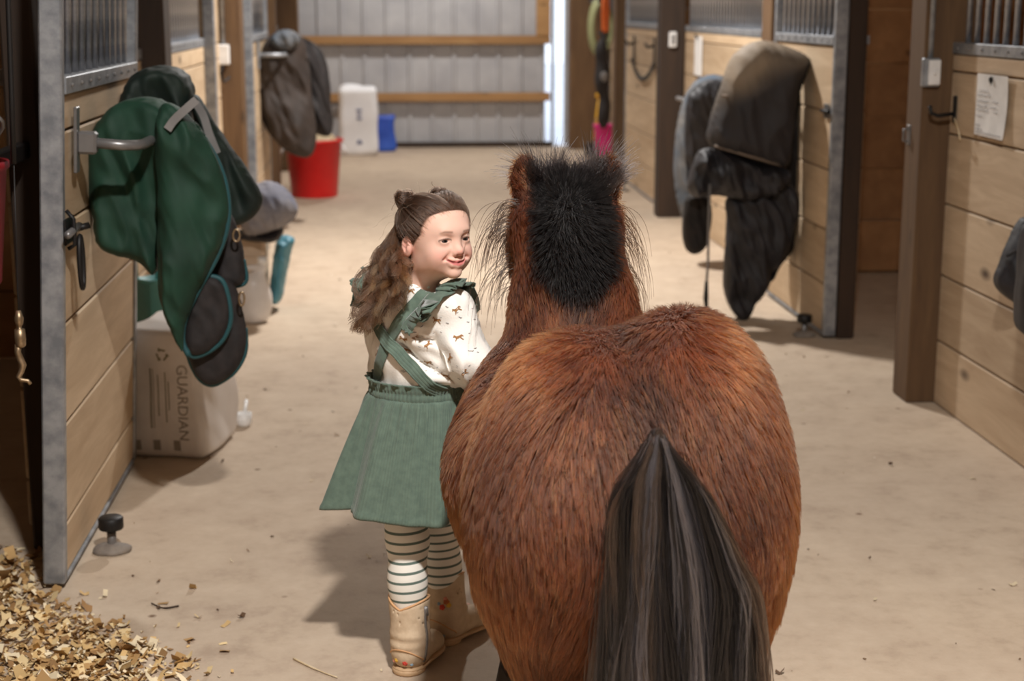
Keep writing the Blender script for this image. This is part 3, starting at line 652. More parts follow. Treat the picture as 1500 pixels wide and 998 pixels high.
# ---- red tub
MT['red'] = noisy('red_plastic', srgb(206, 22, 24), srgb(220, 32, 30), 5, .38); off = np.array([-.60, 11.75, 0]); rd = thing('tub', 'large red plastic tub on the floor by the left wall', 'tub', off)
lathe('tub_body', [(0, .005), (.165, 0), (.172, .01), (.205, .40), (.222, .405), (.222, .425), (.20, .425), (.165, .02), (0, .02)], MT['red'], rd, 40)
for s in (-1, 1): tube('rope_handle', [(s*.21, -.05, .37), (s*.235, -.03, .33), (s*.24, 0, .31), (s*.235, .03, .33), (s*.21, .05, .37)], .009, MT['white_pl'], rd)
MT['straw'] = noisy('straw_heap', srgb(196, 172, 132), srgb(226, 210, 180), 20, .9, 0, .5)
f = Field(*grid((-.22, -.22, .30), (.22, .22, .5), .012)); f.ell((0, 0, .37), (.195, .195, .085), 0); f.ell((-.06, -.05, .43), (.08, .07, .05), .04); f.ell((.08, .02, .42), (.08, .07, .05), .04); o = f.obj('contents', MT['straw'], rd, disp=lambda V: V+wob(V, 60)[:, None]*.008)
# ---- white sack and blue sack by the far wall
off = np.array([-.34, 15.1, 0]); ws = thing('feed_sack', 'tall white sack standing by the far wall', 'sack', off); MT['sackw'] = noisy('white_sack', srgb(226, 226, 230), srgb(240, 240, 242), 3, .5)
f = Field(*grid((-.25, -.2, 0), (.25, .2, .72), .012))
def sackf(X, Y, Z):
    qx, qy, qz = np.abs(X)-.13-.004*np.sin(Z*20), np.abs(Y)-.09, np.abs(Z-.32)-.27
    return np.sqrt(np.maximum(qx, 0)**2+np.maximum(qy, 0)**2+np.maximum(qz, 0)**2)-.05
f.put(sackf, (-.2, -.2, -.02), (.2, .2, .7), 0); f.ell((-.06, 0, .62), (.12, .07, .05), .03); f.obj('sack_body', MT['sackw'], ws, disp=lambda V: np.maximum(V+wob(V, 18)[:, None]*.006, np.array([-9, -9, 0])))
MT['blueink'] = plain('blue_print', srgb(96, 104, 140), .6)
for z, w_ in ((.42, .05), (.38, .04), (.34, .05), (.13, .04), (.11, .05)): box('print_patch', (off[0]-.02-w_/2+.03, off[1]-.146, z), (off[0]-.02+w_/2+.03, off[1]-.138, z+.018), MT['blueink'], ws, 0, off)
off = np.array([-.10, 15.45, 0]); bs = thing('feed_sack', 'short blue sack beside the tall white sack', 'sack', off); MT['blue'] = noisy('blue_sack', srgb(36, 74, 176), srgb(54, 98, 200), 4, .45)
f = Field(*grid((-.2, -.15, 0), (.2, .15, .42), .01))
def sackb(X, Y, Z):
    wv = .07+.012*np.sin(Z*16+1)+.02*np.clip((Z-.3)/.1, 0, 1); qx, qy, qz = np.abs(X)-wv, np.abs(Y)-.06, np.abs(Z-.175)-.14
    return np.sqrt(np.maximum(qx, 0)**2+np.maximum(qy, 0)**2+np.maximum(qz, 0)**2)-.035
f.put(sackb, (-.2, -.2, -.02), (.2, .2, .45), 0); f.obj('sack_body', MT['blue'], bs, disp=lambda V: np.maximum(V+wob(V, 30)[:, None]*.005, np.array([-9, -9, 0])))
tube('seam', [(-.09, -.03, .345), (0, -.05, .352), (.09, -.03, .345)], .008, MT['blueink'], bs, 6)
# ---- gear hanging at the far right
YR = 14.5
def gp(x, y, dy=0): return at(x, y, YR+dy)
MT['hose'] = plain('green_hose', srgb(150, 152, 110), .5); MT['orange'] = plain('orange_nylon', srgb(220, 104, 40), .6); MT['yellow'] = plain('yellow_plastic', srgb(226, 170, 40), .5); MT['pink'] = plain('pink_plastic', srgb(226, 40, 140), .4)
c = gp(877, 40); hs_ = thing('hose_coil', 'coiled pale green hose hanging at the far right', 'hose', c)
for k in range(4): tube('coil', [(.085*math.cos(a)+.008*k, -.03*k, .25*math.sin(a)*(1-.04*k)) for a in np.linspace(0, 6.28, 40)[:-1]], .017, MT['hose'], hs_, 8, True)
box('hanger', (c[0]-.02, c[1]-.12, c[2]+.22), (c[0]+.02, c[1]+.6, c[2]+.26), MT['black_iron'], hs_, .003, c)
c = gp(887, 20, -.2); og = thing('lead_rope', 'orange rope hanging over the pale green hose', 'rope', c)
for k in (-1, 0, 1): tube('strand', [(.02*k, .01*k, .3), (.022*k, 0, .0), (.018*k, .01, -.14), (.01*k, 0, -.16)], .014, MT['orange'], og)
c = gp(882, 112, -.25); bgk = thing('tack_bag', 'black tack bag hanging below the pale green hose', 'bag', c); f = Field(*grid((-.12, -.1, -.5), (.12, .1, .4), .012))
f.ell((0, 0, -.02), (.07, .06, .16), 0); f.ell((.02, 0, -.3), (.06, .05, .17), .05); f.ell((-.01, 0, .2), (.06, .05, .13), .05); f.obj('bag_body', MT['lining'], bgk, disp=lambda V: V+wob(V, 22)[:, None]*.012)
tube('strap', [(0, .0, .3), (.02, .1, .36), (.03, .5, .38)], .012, MT['lining'], bgk); f = Field(*grid((-.08, -.12, -.1), (.08, 0, .1), .01)); f.ell((.01, -.06, 0), (.035, .02, .05), 0); f.obj('pale_tag', MT['grey_web'], bgk)
a, b_ = gp(872, 205, .3), gp(880, 143, .3); yl = thing('shovel', 'yellow-handled shovel leaning at the far right', 'shovel', (a[0]-.02, a[1], 0)); o2 = np.array([a[0]-.02, a[1], 0])
lx = tube('handle', [a-o2, (a+b_)/2-o2, b_-o2], .028, MT['yellow'], yl); box('grip', b_-np.array([.05, .02, .0]), b_+np.array([.05, .02, .04]), MT['yellow'], yl, .008, o2); box('blade', (a[0]-.09, a[1]-.01, 0), (a[0]+.05, a[1]+.01, .12), MT['black_iron'], yl, .003, o2)
c = np.array([gp(885, 222)[0], YR, 0]); pk = thing('bucket', 'pink plastic bucket at the far right', 'bucket', c)
lathe('bucket_body', [(0, .004), (.075, 0), (.08, .01), (.098, .30), (.106, .305), (.106, .318), (.094, .318), (.075, .014), (0, .014)], MT['pink'], pk, 28); tube('bail', [(.1*math.cos(a), .02, .30+.09*math.sin(a)) for a in np.linspace(0, math.pi, 14)], .005, MT['steel'], pk, 6)

# ---- fittings
def fit(name, label, cat, loc): return thing(name, label, cat, loc)
c = np.array(at(1362, 106, 5.295)); sw = fit('switch_box', 'grey switch box with white plate on the near right post', 'switch', c)
box('back_box', c+(-.030, -.02, -.048), c+(.030, .005, .048), MT['galv'], sw, .004, c); box('cover_plate', c+(-.012, -.026, -.042), c+(.030, -.018, .042), MT['white_pl'], sw, .003, c); box('toggle', c+(.004, -.034, -.008), c+(.014, -.025, .010), MT['white_pl'], sw, .002, c)
tube('conduit', [(-.002, -.006, .04), (-.002, -.006, 2.3)], .009, MT['galv'], sw)
c = np.array(on_x(1400, 160, 1.898)); hk = fit('hook', 'black iron hook beside the white paper', 'hook', c)
box('hook_plate', c+(-.008, -.012, -.045), c+(.0, .012, .045), MT['black_iron'], hk, .003, c); tube('hook_arm', [(-.005, 0, -.015), (-.06, .0, -.022), (-.085, 0, -.012), (-.09, 0, .012)], .007, MT['black_iron'], hk); tube('twine', [(-.006, -.01, -.03), (-.004, -.05, -.07), (-.003, -.07, -.10)], .003, MT['straw'], hk, 6)
# paper notice on the right-hand boards
pa, pb = on_x(1434, 108, 1.893), on_x(1474, 205, 1.893)
nt_c = np.array([1.893, (pa[1]+pb[1])/2, (pa[2]+pb[2])/2]); nw, nh = abs(pa[1]-pb[1])/2, .098
pp = fit('paper_notice', 'white paper notice with handwriting on the right-hand boards', 'paper', nt_c); MT['paper'] = plain('white_paper', srgb(224, 222, 220), .7); MT['pen'] = plain('pencil_grey', srgb(120, 118, 122), .7)
v = []; n = 10
for i in range(n+1):
    for j in range(n+1): v.append((-.004-.006*(j/n-.4)**2*4*(i/n), nw-2*nw*i/n, nh-2*nh*j/n))
pydata('sheet', v, [(i*(n+1)+j, i*(n+1)+j+1, (i+1)*(n+1)+j+1, (i+1)*(n+1)+j) for i in range(n) for j in range(n)], MT['paper'], pp, True)
rr = random.Random(3)
bm = bmesh.new()
for z, segs in ((.045, ((.1, .4),)), (.03, ((.05, .5),)), (.012, ((.05, .45), (.55, .75))), (-.004, ((.05, .4), (.5, .7))), (-.018, ((.05, .45), (.6, .75))), (-.035, ((.05, .25),)), (-.065, ((.05, .2),)), (-.078, ((.05, .3),)), (-.088, ((.05, .95),))):
    for a, b_ in segs:
        k = max(3, int((b_-a)*24)); P_ = [(-.0075-.006*(((nh-z)/(2*nh))-.4)**2*4*(a+(b_-a)*i/k), nw-2*nw*(a+(b_-a)*i/k), z+rr.uniform(-.003, .003)*(z > -.08)) for i in range(k+1)]; tube_bm(bm, P_, .0009, 4)
o = link('handwriting', bm_mesh(bm, 'handwriting'), MT['pen'], pp); o['kind'] = 'stuff'
f = Field(*grid((-.03, -.02, .055), (.01, .02, .10), .003)); f.ell((-.010, .0, .083), (.008, .006, .010), 0); f.cap((-.010, 0, .08), (-.010, -.004, .066), .003, .002, .004); f.obj('clip', MT['black_iron'], pp)
# outlet box on the left post, small boxes further down on the right
c = np.array(at(328, 80, 8.895)); ob = fit('outlet_box', 'white outlet box on the brown left post', 'outlet', c); box('cover', c+(-.032, -.035, -.055), c+(.032, .003, .055), MT['white_pl'], ob, .006, c); tube('conduit', [(0, -.012, .05), (0, -.012, 2.3)], .011, MT['galv'], ob)
tube('cable', [(0, -.02, -.05), (-.02, -.03, -.10), (.0, -.03, -.15), (.03, -.02, -.12)], .008, MT['black_iron'], ob)
c = np.array(at(985, 58, 10.342)); ob = fit('outlet_box', 'small white box on the dark right post', 'outlet', c); box('cover', c+(-.025, -.03, -.05), c+(.025, .003, .05), MT['white_pl'], ob, .006, c); box('socket_face', c+(-.012, -.034, -.03), c+(.012, -.028, .03), MT['grey_web'], ob, .002, c)
c = np.array(on_x(1024, 82, 1.895)); pn = fit('paper_notice', 'small pale card hanging beyond the dusty black blanket', 'paper', c); box('card', c+(-.01, -.10, -.12), c+(0, .10, .12), MT['paper'], pn, .001, c); tube('hook_pin', [(-.01, 0, .11), (-.03, 0, .13)], .008, MT['black_iron'], pn)
# latch with a black ring on the near left door
c = np.array([-.766, 3.72, .868]); lt = fit('latch', 'steel bolt latch with a black snap ring on the near left door', 'latch', c)
box('latch_plate', c+(0, -.055, -.03), c+(.006, .05, .03), MT['black_iron'], lt, .002, c); tube('bolt', [(.016, -.09, 0), (.016, .05, .004)], .009, MT['steel'], lt); tube('bolt_knob', [(.016, .03, 0), (.04, .045, .005)], .008, MT['black_iron'], lt); tube('keeper', [(.004, -.03, .05), (.02, -.03, .03), (.02, -.03, -.03), (.004, -.03, -.04)], .005, MT['black_iron'], lt)
tube('snap_ring', [(.028, -.01+.022*math.sin(a), -.075+.062*math.cos(a)) for a in np.linspace(0, 6.28, 28)[:-1]], .006, MT['black_iron'], lt, 8, True)
c = np.array([1.80, 6.46, .955]); lt = fit('latch', 'small latch bolt at the edge of the door with the black blanket', 'latch', c); box('latch_plate', c+(-.006, -.02, -.03), c+(0, .06, .03), MT['steel'], lt, .002, c); tube('bolt', [(-.014, -.05, 0), (-.014, .06, 0)], .008, MT['black_iron'], lt)
c = np.array([1.802, 5.42, .94]); lt = fit('latch', 'small steel strike on the near right post', 'latch', c); box('strike', c+(-.006, -.02, -.035), c+(0, .02, .035), MT['steel'], lt, .002, c); tube('staple', [(-.004, 0, .022), (-.022, 0, .02), (-.022, 0, -.02), (-.004, 0, -.022)], .004, MT['steel'], lt)
# floor guides for the sliding doors
def guide(x, y, label):
    t = thing('door_guide', label, 'door guide', (x, y, 0), 'roller guides on the floor'); lathe('roller', [(0, .052), (.012, .052), (.012, .062), (.030, .062), (.032, .066), (.032, .090), (.028, .094), (0, .094)], MT['black_iron'], t, 20); lathe('spindle', [(.012, .02), (.012, .062), (0, .062)], MT['steel'], t, 12)
    f = Field(*grid((-.07, -.06, 0), (.07, .06, .05), .005)); f.ell((.0, 0, .006), (.050, .040, .018), 0); f.obj('base', MT['guide'], t, disp=lambda V: np.maximum(V+wob(V, 90)[:, None]*.002, np.array([-9, -9, 0])))
MT['guide'] = noisy('worn_grey_base', srgb(112, 104, 98), srgb(140, 130, 120), 20, .7)
guide(-.745, 3.93, 'black roller guide at the foot of the near left door'); guide(1.735, 6.47, 'black roller guide at the foot of the door with the black blanket'); guide(1.74, 11.9, 'black roller guide at the foot of the far right door')
# hooks on the far right door
for y, l in ((11.15, 'nearer'), (12.1, 'farther')):
    c = np.array([1.838, y, 1.06]); h = fit('hook', 'black bridle hook on the far right door, the %s of two' % l, 'hook', c); box('hook_plate', c+(-.008, -.02, -.11), c+(0, .02, .11), MT['black_iron'], h, .003, c); tube('hook_arm', [(-.005, 0, .05), (-.05, 0, .04), (-.07, 0, .07)], .010, MT['black_iron'], h)
c = np.array([1.832, 11.6, .86]); ch = fit('chain', 'black chain slung between the hooks of the far right door', 'chain', c); bm = bmesh.new()
for i in range(14):
    q = -1+2*i/13; bmesh.ops.create_uvsphere(bm, u_segments=8, v_segments=6, radius=.028, matrix=Matrix.Translation((-.01, q*.5, .12*q*q))@Matrix.Diagonal((.5, 1.2, .6, 1)))
link('links', bm_mesh(bm, 'links'), MT['black_iron'], ch)['kind'] = 'stuff'
# hanging cord with a brass snap at the left edge
c = np.array(at(25, 450, 3.42)); cd = thing('hanging_cord', 'thin dark cord with a brass snap hanging at the left edge', 'cord', c)
tube('rope', [at(x, y, 3.42)-c for x, y in ((8, -200), (12, 0), (17, 140), (20, 240))], .006, MT['black_iron'], cd); tube('wire', [at(x, y, 3.42)-c for x, y in ((20, 240), (24, 360), (26, 430), (27, 455))], .0016, MT['black_iron'], cd, 6)
sn = lathe('snap', [(0, .0), (.005, .0), (.010, -.018), (.008, -.030), (.0045, -.034), (.0045, -.040), (.011, -.042), (.012, -.062), (.011, -.078), (.006, -.082)], MT['brass'], cd, 16, at(27, 455, 3.42)-c)
tube('snap_hook', [at(x, y, 3.42)-c-(at(27, 455, 3.42)-c) for x, y in ((27, 505), (26, 516), (30, 527), (34, 535), (31, 545), (27, 552), (31, 557), (41, 558), (45, 563))], [.008, .007, .008, .0075, .006, .006, .005, .0045, .004], MT['brass'], sn, 10)
# red bucket inside the near left stall, its shade put into a darker red
c = np.array([-.994, 3.50, .775]); rb = thing('bucket', 'shade-darkened red bucket hanging in the near left stall opening', 'bucket', c); MT['shaded_red'] = plain('shaded_red_plastic', srgb(128, 14, 28), .45)
lathe('bucket_body', [(0, .0), (.115, 0), (.12, .008), (.145, .255), (.152, .26), (.152, .275), (.14, .275), (.11, .012), (0, .012)], MT['shaded_red'], rb, 32); tube('bail', [(.148*math.sin(a), .148*math.cos(a)*.3, .26+.14*abs(math.sin(a*.5))) for a in np.linspace(0, 6.28, 24)[:-1]], .005, MT['steel'], rb, 6, True); box('hanger', c+(.07, .10, .24), c+(.10, .449, .28), MT['black_iron'], rb, .003, c)

# ---- bedding shavings and litter: nobody could count them
def chips(name, n, pos, size, cols, label, seed):
    rs = np.random.RandomState(seed); P = pos(n, rs); n = len(P); s = rs.uniform(*size, n)*rs.choice([.6, 1, 1.5], n, p=[.4, .4, .2]); a = rs.uniform(0, 6.3, n)
    t1 = np.stack([np.cos(a), np.sin(a), rs.normal(size=n)*.35], 1); t2 = np.stack([-np.sin(a), np.cos(a), rs.normal(size=n)*.35], 1); up = np.array([0, 0, 1.])
    w = s*rs.uniform(.35, .9, n); curl = s*rs.uniform(-.2, .5, n); V = np.zeros((n, 6, 3))
    for i, (u_, v_) in enumerate(((-1, -1), (-1, 1), (0, 1), (0, -1), (1, -1), (1, 1))):
        V[:, i] = P+t1*(u_*s*.5)[:, None]+t2*(v_*w*.5*rs.uniform(.6, 1.1, n))[:, None]+up*(abs(u_)*curl+.002)[:, None]
    V[..., 2] = np.maximum(V[..., 2], .0008); b0 = np.arange(n)*6
    Q = np.concatenate([np.stack([b0, b0+3, b0+2, b0+1], 1), np.stack([b0+3, b0+4, b0+5, b0+2], 1)]); me = np_mesh(name, V.reshape(-1, 3), Q)
    c = np.array(cols)[rs.randint(0, len(cols), n)]*rs.uniform(.8, 1.15, (n, 1)); set_col(me, np.repeat(c, 6, 0))
    o = link(name, me, MT['chip'], None); o['kind'] = 'stuff'; o['label'] = label; o['category'] = name.split('_')[-1]; return o
MT['chip'] = vcol_mat('wood_chip', .8)
def floor_px(x, y):
    r = FW[None]+((x-750)/FPX)[:, None]*RT[None]-((y-499)/FPX)[:, None]*UP[None]; return np.array([0, 0, CAM_H])[None]+r*(-CAM_H/r[:, 2])[:, None]
def heap(n, rs):
    x = rs.uniform(-160, 345, n*3); y = rs.uniform(800, 1080, n*3); P = floor_px(x, y); nz = wob(P, 9)*.5+wob(P, 30, 2)*.35
    edge = np.interp(y, [800, 840, 870, 900, 930, 960, 998, 1080], [40, 130, 110, 200, 250, 295, 320, 320])
    dens = np.clip((edge-x)/110+nz*.6+.05, 0.015, 1)*np.where(P[:, 0] < -.86, 1, .8); dens = np.where((x > 100) & (y < 868), dens*.3, dens)
    k = (rs.rand(n*3) < dens); P = P[k][:n]; P[:, 2] = rs.rand(len(P))*np.clip(dens[k][:n], 0, 1)*.018; return P
chips('bedding_shavings', 5200, heap, (.008, .026), [srgb(222, 196, 148), srgb(206, 172, 118), srgb(236, 218, 184), srgb(176, 138, 88), srgb(148, 112, 70)], 'pale wood shavings spilled from the near left stall', 1)
def stall(n, rs):
    P = np.stack([rs.uniform(-3.2, -.97, n), rs.uniform(2.6, 3.9, n), rs.rand(n)*.03], 1); return P
chips('stall_shavings', 2600, stall, (.012, .035), [srgb(206, 176, 126), srgb(186, 150, 100), srgb(140, 106, 68)], 'wood shavings bedding inside the near left stall', 2)
def litter(n, rs):
    P = np.stack([rs.uniform(-.78, 1.75, n), 2.4+rs.rand(n)**1.5*9, np.zeros(n)], 1); return P
chips('floor_litter', 420, litter, (.004, .013), [srgb(214, 196, 164), srgb(120, 92, 64), srgb(90, 66, 46), srgb(230, 220, 204)], 'bits of straw and bedding scattered over the aisle floor', 3)
for pts, l in (([(430, 967), (452, 978), (475, 988), (494, 995)], 'dry straw stalk on the floor left of the near boot'), ([(262, 890), (240, 893), (222, 886)], 'dark twig lying on the floor near the shavings')):
    P_ = floor_px(np.array([p[0] for p in pts], float), np.array([p[1] for p in pts], float)); o = tube('straw_stalk', [p+np.array([0, 0, .0035]) for p in spl(P_, 14)], [.0024]*7+[.0016]*7, MT['straw'] if 'stalk' in l else MT['dpost'], None, 6); tag(o, l, 'straw')
# ================================================================== the pony
HX = .352
pony = thing('pony', 'shaggy reddish-brown bay pony with black mane and tail, seen from behind', 'pony', (HX, 2.6, 0))
PO = np.array([HX, 2.6, 0])
def H(x, y, z): return np.array([x, y-2.6, z])            # local: x across, barn y, height
f = Field(*grid((-.32, -.72, 0), (.32, 1.1, 1.16), .014))
f.ell(H(0, 2.62, .588), (.268, .44, .208), .05)            # barrel
for s in (-1, 1):
    f.ell(H(.086*s, 2.30+.015*s, .682+.013*s), (.146, .225, .228), .085)   # croup
    f.ell(H(.110*s, 2.26, .58), (.114, .175, .195), .08)    # thigh
    f.chain([H(.104*s, 2.22, .44), H(.108*s, 2.12, .30), H(.112*s, 2.15, .09), H(.112*s, 2.18, .045)], [.068, .050, .037, .042], .06)
    f.chain([H(.11*s, 2.98, .50), H(.105*s, 2.98, .30), H(.105*s, 3.0, .09), H(.105*s, 3.02, .045)], [.082, .046, .036, .040], .06)
    f.ell(H(.10*s, 2.90, .56), (.115, .17, .20), .08)      # shoulder
f.ell(H(0, 3.0, .58), (.17, .17, .19), .08)                # chest
f.chain([H(-.005, 2.93, .66), H(-.01, 2.99, .80), H(-.015, 3.06, .945)], [.140, .108, .094], .05)
f.ell(H(-.012, 3.0, .90), (.072, .085, .13), .05)          # crest
f.ell(H(-.015, 3.10, .955), (.100, .095, .085), .05)       # poll and jowls
f.ell(H(-.015, 3.16, .87), (.100, .10, .11), .05)
f.chain([H(-.015, 3.18, .92), H(-.02, 3.30, .79), H(-.02, 3.39, .68)], [.085, .066, .052], .05)
f.ell(H(-.02, 3.41, .655), (.055, .052, .05), .04)         # muzzle
for s in (-1, 1):                                          # ears
    f.ell(H(-.013+.084*s, 3.105, 1.042), (.030, .021, .058), .016)
    f.ell(H(-.013+.084*s, 3.128, 1.048), (.014, .013, .040), .008, sub=True)
BAY = np.array(srgb(94, 47, 19)); BLK = np.array(srgb(30, 26, 26)); DRK = np.array(srgb(44, 24, 14))
def mane_mask(P):      # the black, clipped mane down the crest
    y = P[:, 1]+2.6; w = .036+.050*np.clip((P[:, 2]-.835)/.05, 0, 1)
    return np.clip((w-np.abs(P[:, 0]+.012))/.02, 0, 1)*np.clip((P[:, 2]-.825)/.03, 0, 1)*np.clip((3.15-y)/.05, 0, 1)*np.clip((y-2.84)/.04, 0, 1)
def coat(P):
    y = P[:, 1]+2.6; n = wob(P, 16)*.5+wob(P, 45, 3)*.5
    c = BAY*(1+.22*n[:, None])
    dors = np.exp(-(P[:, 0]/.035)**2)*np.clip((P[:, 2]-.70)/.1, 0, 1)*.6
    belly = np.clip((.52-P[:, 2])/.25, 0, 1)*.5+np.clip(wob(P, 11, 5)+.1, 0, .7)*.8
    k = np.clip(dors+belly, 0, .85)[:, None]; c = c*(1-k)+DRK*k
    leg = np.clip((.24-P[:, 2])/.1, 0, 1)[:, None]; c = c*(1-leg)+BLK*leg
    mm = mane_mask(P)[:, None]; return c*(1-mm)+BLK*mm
MT['skin_coat'] = vcol_mat('pony_undercoat', .8)
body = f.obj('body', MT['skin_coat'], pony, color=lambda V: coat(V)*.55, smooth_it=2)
MT['hoof'] = plain('dark_hoof', srgb(52, 44, 40), .5)
for s, x, y in ((-1, .112, 2.19), (1, .112, 2.19), (-1, .105, 3.03), (1, .105, 3.03)):
    h = lathe('hoof', [(0, 0), (.054, 0), (.056, .008), (.047, .055), (.040, .062), (0, .062)], MT['hoof'], pony, 20, (x*s, y-2.6, 0))
# eyes (on the far side of the head)
MT['eye_dark'] = plain('dark_eye', srgb(18, 14, 12), .1)
for s in (-1, 1):
    bm = bmesh.new(); bmesh.ops.create_uvsphere(bm, u_segments=16, v_segments=10, radius=.016); e = link('eye', bm_mesh(bm, 'eye'), MT['eye_dark'], pony, True); e.location = H(-.017+.072*s, 3.235, .885)
    e = link('nostril', bpy.data.meshes['eye'], MT['eye_dark'], pony); e.location = H(-.02+.028*s, 3.445, .655); e.scale = (.5, .5, .7)

# ---- winter coat
MT['fur'] = hair_mat('pony_fur', .55, .7)
rs = np.random.RandomState(11)
NF = 250000
P, Nn = sample_surface(body.data, NF, rs)
keep = (P[:, 2] > .13)
P, Nn = P[keep], Nn[keep]; n = len(P); y = P[:, 1]+2.6
mm = mane_mask(P); mane = mm > rs.rand(n)*.6+.2
flow = np.zeros((n, 3)); flow[:, 1] = -.75; flow[:, 2] = -.55
rump = np.clip((2.42-y)/.25, 0, 1); flow[:, 2] -= .9*rump; flow[:, 1] += .35*rump; flow[:, 0] += .35*rump*np.sign(P[:, 0])*np.clip(np.abs(P[:, 0])/.1, 0, 1)
flow += np.stack([wob(P, 20, 1), wob(P, 20, 2), wob(P, 20, 4)], 1)*.38+rs.normal(size=(n, 3))*.12
t = flow-(flow*Nn).sum(1)[:, None]*Nn; t /= np.linalg.norm(t, axis=1)[:, None]+1e-6
lift = np.full(n, .50); lift[mane] = 1.6
L = .036*(.75+.5*rs.rand(n)); L = np.where(P[:, 2] < .55, L*1.25, L); L[(y > 2.9)] *= .8; L[mane] = .034*(.7+.6*rs.rand(mane.sum())); L[(y > 3.2)] *= .5
earm = (P[:, 2] > 1.0) & (np.abs(P[:, 0]) > .055); L[earm] = .014
d = t+Nn*lift[:, None]; d /= np.linalg.norm(d, axis=1)[:, None]
K = 5; u = np.linspace(0, 1, K)
S = P[:, None, :]+(u[None, :, None]*L[:, None, None])*d[:, None, :]-Nn[:, None, :]*.001
S += (u**2)[None, :, None]*(L*.30)[:, None, None]*(t-.45*Nn)[:, None, :]*np.where(mane, .2, 1)[:, None, None]
# clumping: tips gather towards the tip of a neighbouring guide strand
ng = 17000; gi = rs.choice(n, ng, replace=False)
kd = KDTree(ng)
for i, g in enumerate(gi): kd.insert(P[g], i)
kd.balance()
near = np.fromiter((kd.find(p)[1] for p in P.tolist()), np.int64, n)
G = S[gi[near]]; cl = np.where(mane, .25, .52)*rs.uniform(.5, 1, n)
S = S+(G-S)*(u**1.5)[None, :, None]*cl[:, None, None]
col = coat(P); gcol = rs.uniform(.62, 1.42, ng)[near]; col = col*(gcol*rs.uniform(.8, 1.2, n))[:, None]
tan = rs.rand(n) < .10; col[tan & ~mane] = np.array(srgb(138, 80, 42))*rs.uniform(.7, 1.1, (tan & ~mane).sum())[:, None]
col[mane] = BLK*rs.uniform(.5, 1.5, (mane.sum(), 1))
rad = np.array([.00055, .00052, .00044, .0003, .0001])
o = hair('coat_fur', S, rad, np.clip(col, 0, 1), MT['fur'], pony); o['kind'] = 'stuff'
# ---- tail
tb = H(0, 2.07, .795)                                     # dock
core = Field(*grid((-.20, -.86, .06), (.20, -.40, .86), .014))
core.chain([tb+(0, .03, 0), tb+(.004, -.012, -.04), tb+(.03, -.02, -.22), tb+(.042, -.012, -.48), tb+(.042, 0, -.66)], [.012, .018, .034, .036, .012], .03)
def flat(V): V = V.copy(); c = tb[1]-.04; V[:, 1] = c+(V[:, 1]-c)*.75; return V
MT['tailcore'] = plain('tail_underhair', srgb(24, 21, 21), .7)
core.obj('tail', MT['tailcore'], pony, disp=flat, smooth_it=2)
MT['tailhair'] = hair_mat('tail_hair', .32, .5, .3)
nt_, K = 15000, 14; rs = np.random.RandomState(5)
nl = 170; la = np.sort(rs.uniform(-1, 1, nl)); lb = rs.uniform(-.5, 1, nl); lo = rs.normal(size=(nl, 3))*.017; lcol = rs.choice([.35, .9, 2.2, 5.5], nl, p=[.40, .26, .18, .16]); lph = rs.uniform(0, 6.3, nl)  # lock tones black to grey-brown; the palest paint grey sheen into the colour
li = rs.randint(0, nl, nt_); a = la[li]+rs.normal(size=nt_)*.028; bth = lb[li]+rs.normal(size=nt_)*.08
u = np.linspace(0, 1, K)[None, :]; A = a[:, None]; B = bth[:, None]
ln = rs.uniform(.52, .68, nt_)[:, None]
X = np.where(A < 0, A*(.020+.044*np.clip(u/.10, 0, 1)**.55), A*(.020+.110*np.clip(u/.32, 0, 1)**.6))+.010*u+lo[li, 0][:, None]*u*2
Yy = -(.034+.05*np.sin(np.clip(u*2.2, 0, 1.57))*(.35+.65*np.sqrt(np.clip(1-A*A, 0, 1))))*(.5+.6*B)+.03*u
Z = .018*(1-A*A)*(1-u)-ln*(u*.96)-.022*np.abs(A)-.03*A*A*np.clip(u/.2, 0, 1)
X = X+.011*np.sin(lph[li][:, None]+u*(7+4*np.cos(lph[li]*3))[:, None])*u; Yy = Yy+.009*np.cos(lph[li][:, None]*1.7+u*8)*u
S = np.stack([tb[0]+X, tb[1]+Yy, tb[2]+Z], 2)
S += np.cumsum(rs.normal(size=(nt_, K, 3))*.0017, 1)
cc = np.array(srgb(31, 30, 33))*(lcol[li]*rs.uniform(.6, 1.3, nt_))[:, None]; br = rs.rand(nl)[li] < .28; cc[br] = np.array(srgb(52, 43, 38))*rs.uniform(.6, 1.2, br.sum())[:, None]
o = hair('tail_hair', S, np.linspace(.0008, .0005, K), np.clip(cc, 0, 1), MT['tailhair'], pony); o['kind'] = 'stuff'
# ---- forelock, tufts between the ears and long jaw wisps
def wisps(name, roots, dirs, lens, n, spread, grav, col, curl=.01, K=9, r0=.0006, seed=1):
    rs = np.random.RandomState(seed); m = len(roots); i = rs.randint(0, m, n)
    p = np.array(roots)[i]+rs.normal(size=(n, 3))*spread; d = np.array(dirs, float)[i]; d /= np.linalg.norm(d, axis=1)[:, None]; d = d+rs.normal(size=(n, 3))*.16
    ll = np.array(lens)[i]*rs.uniform(.5, 1.1, n); S = np.zeros((n, K, 3)); q = p.copy(); ph = rs.uniform(0, 6.3, m)[i]
    for k in range(K):
        S[:, k] = q; q = q+d*(ll/(K-1))[:, None]; d = d+np.array(grav)*(1.6/(K-1)); d[:, 0] += curl*12*np.sin(ph+k*.9)/(K-1); d /= np.linalg.norm(d, axis=1)[:, None]
    c = np.array(col)*rs.uniform(.6, 1.5, (n, 1)); return hair(name, S, np.linspace(r0, r0*.3, K), np.clip(c, 0, 1), MT['tailhair'], pony)
R, D, Ln = [], [], []
rs = np.random.RandomState(21)
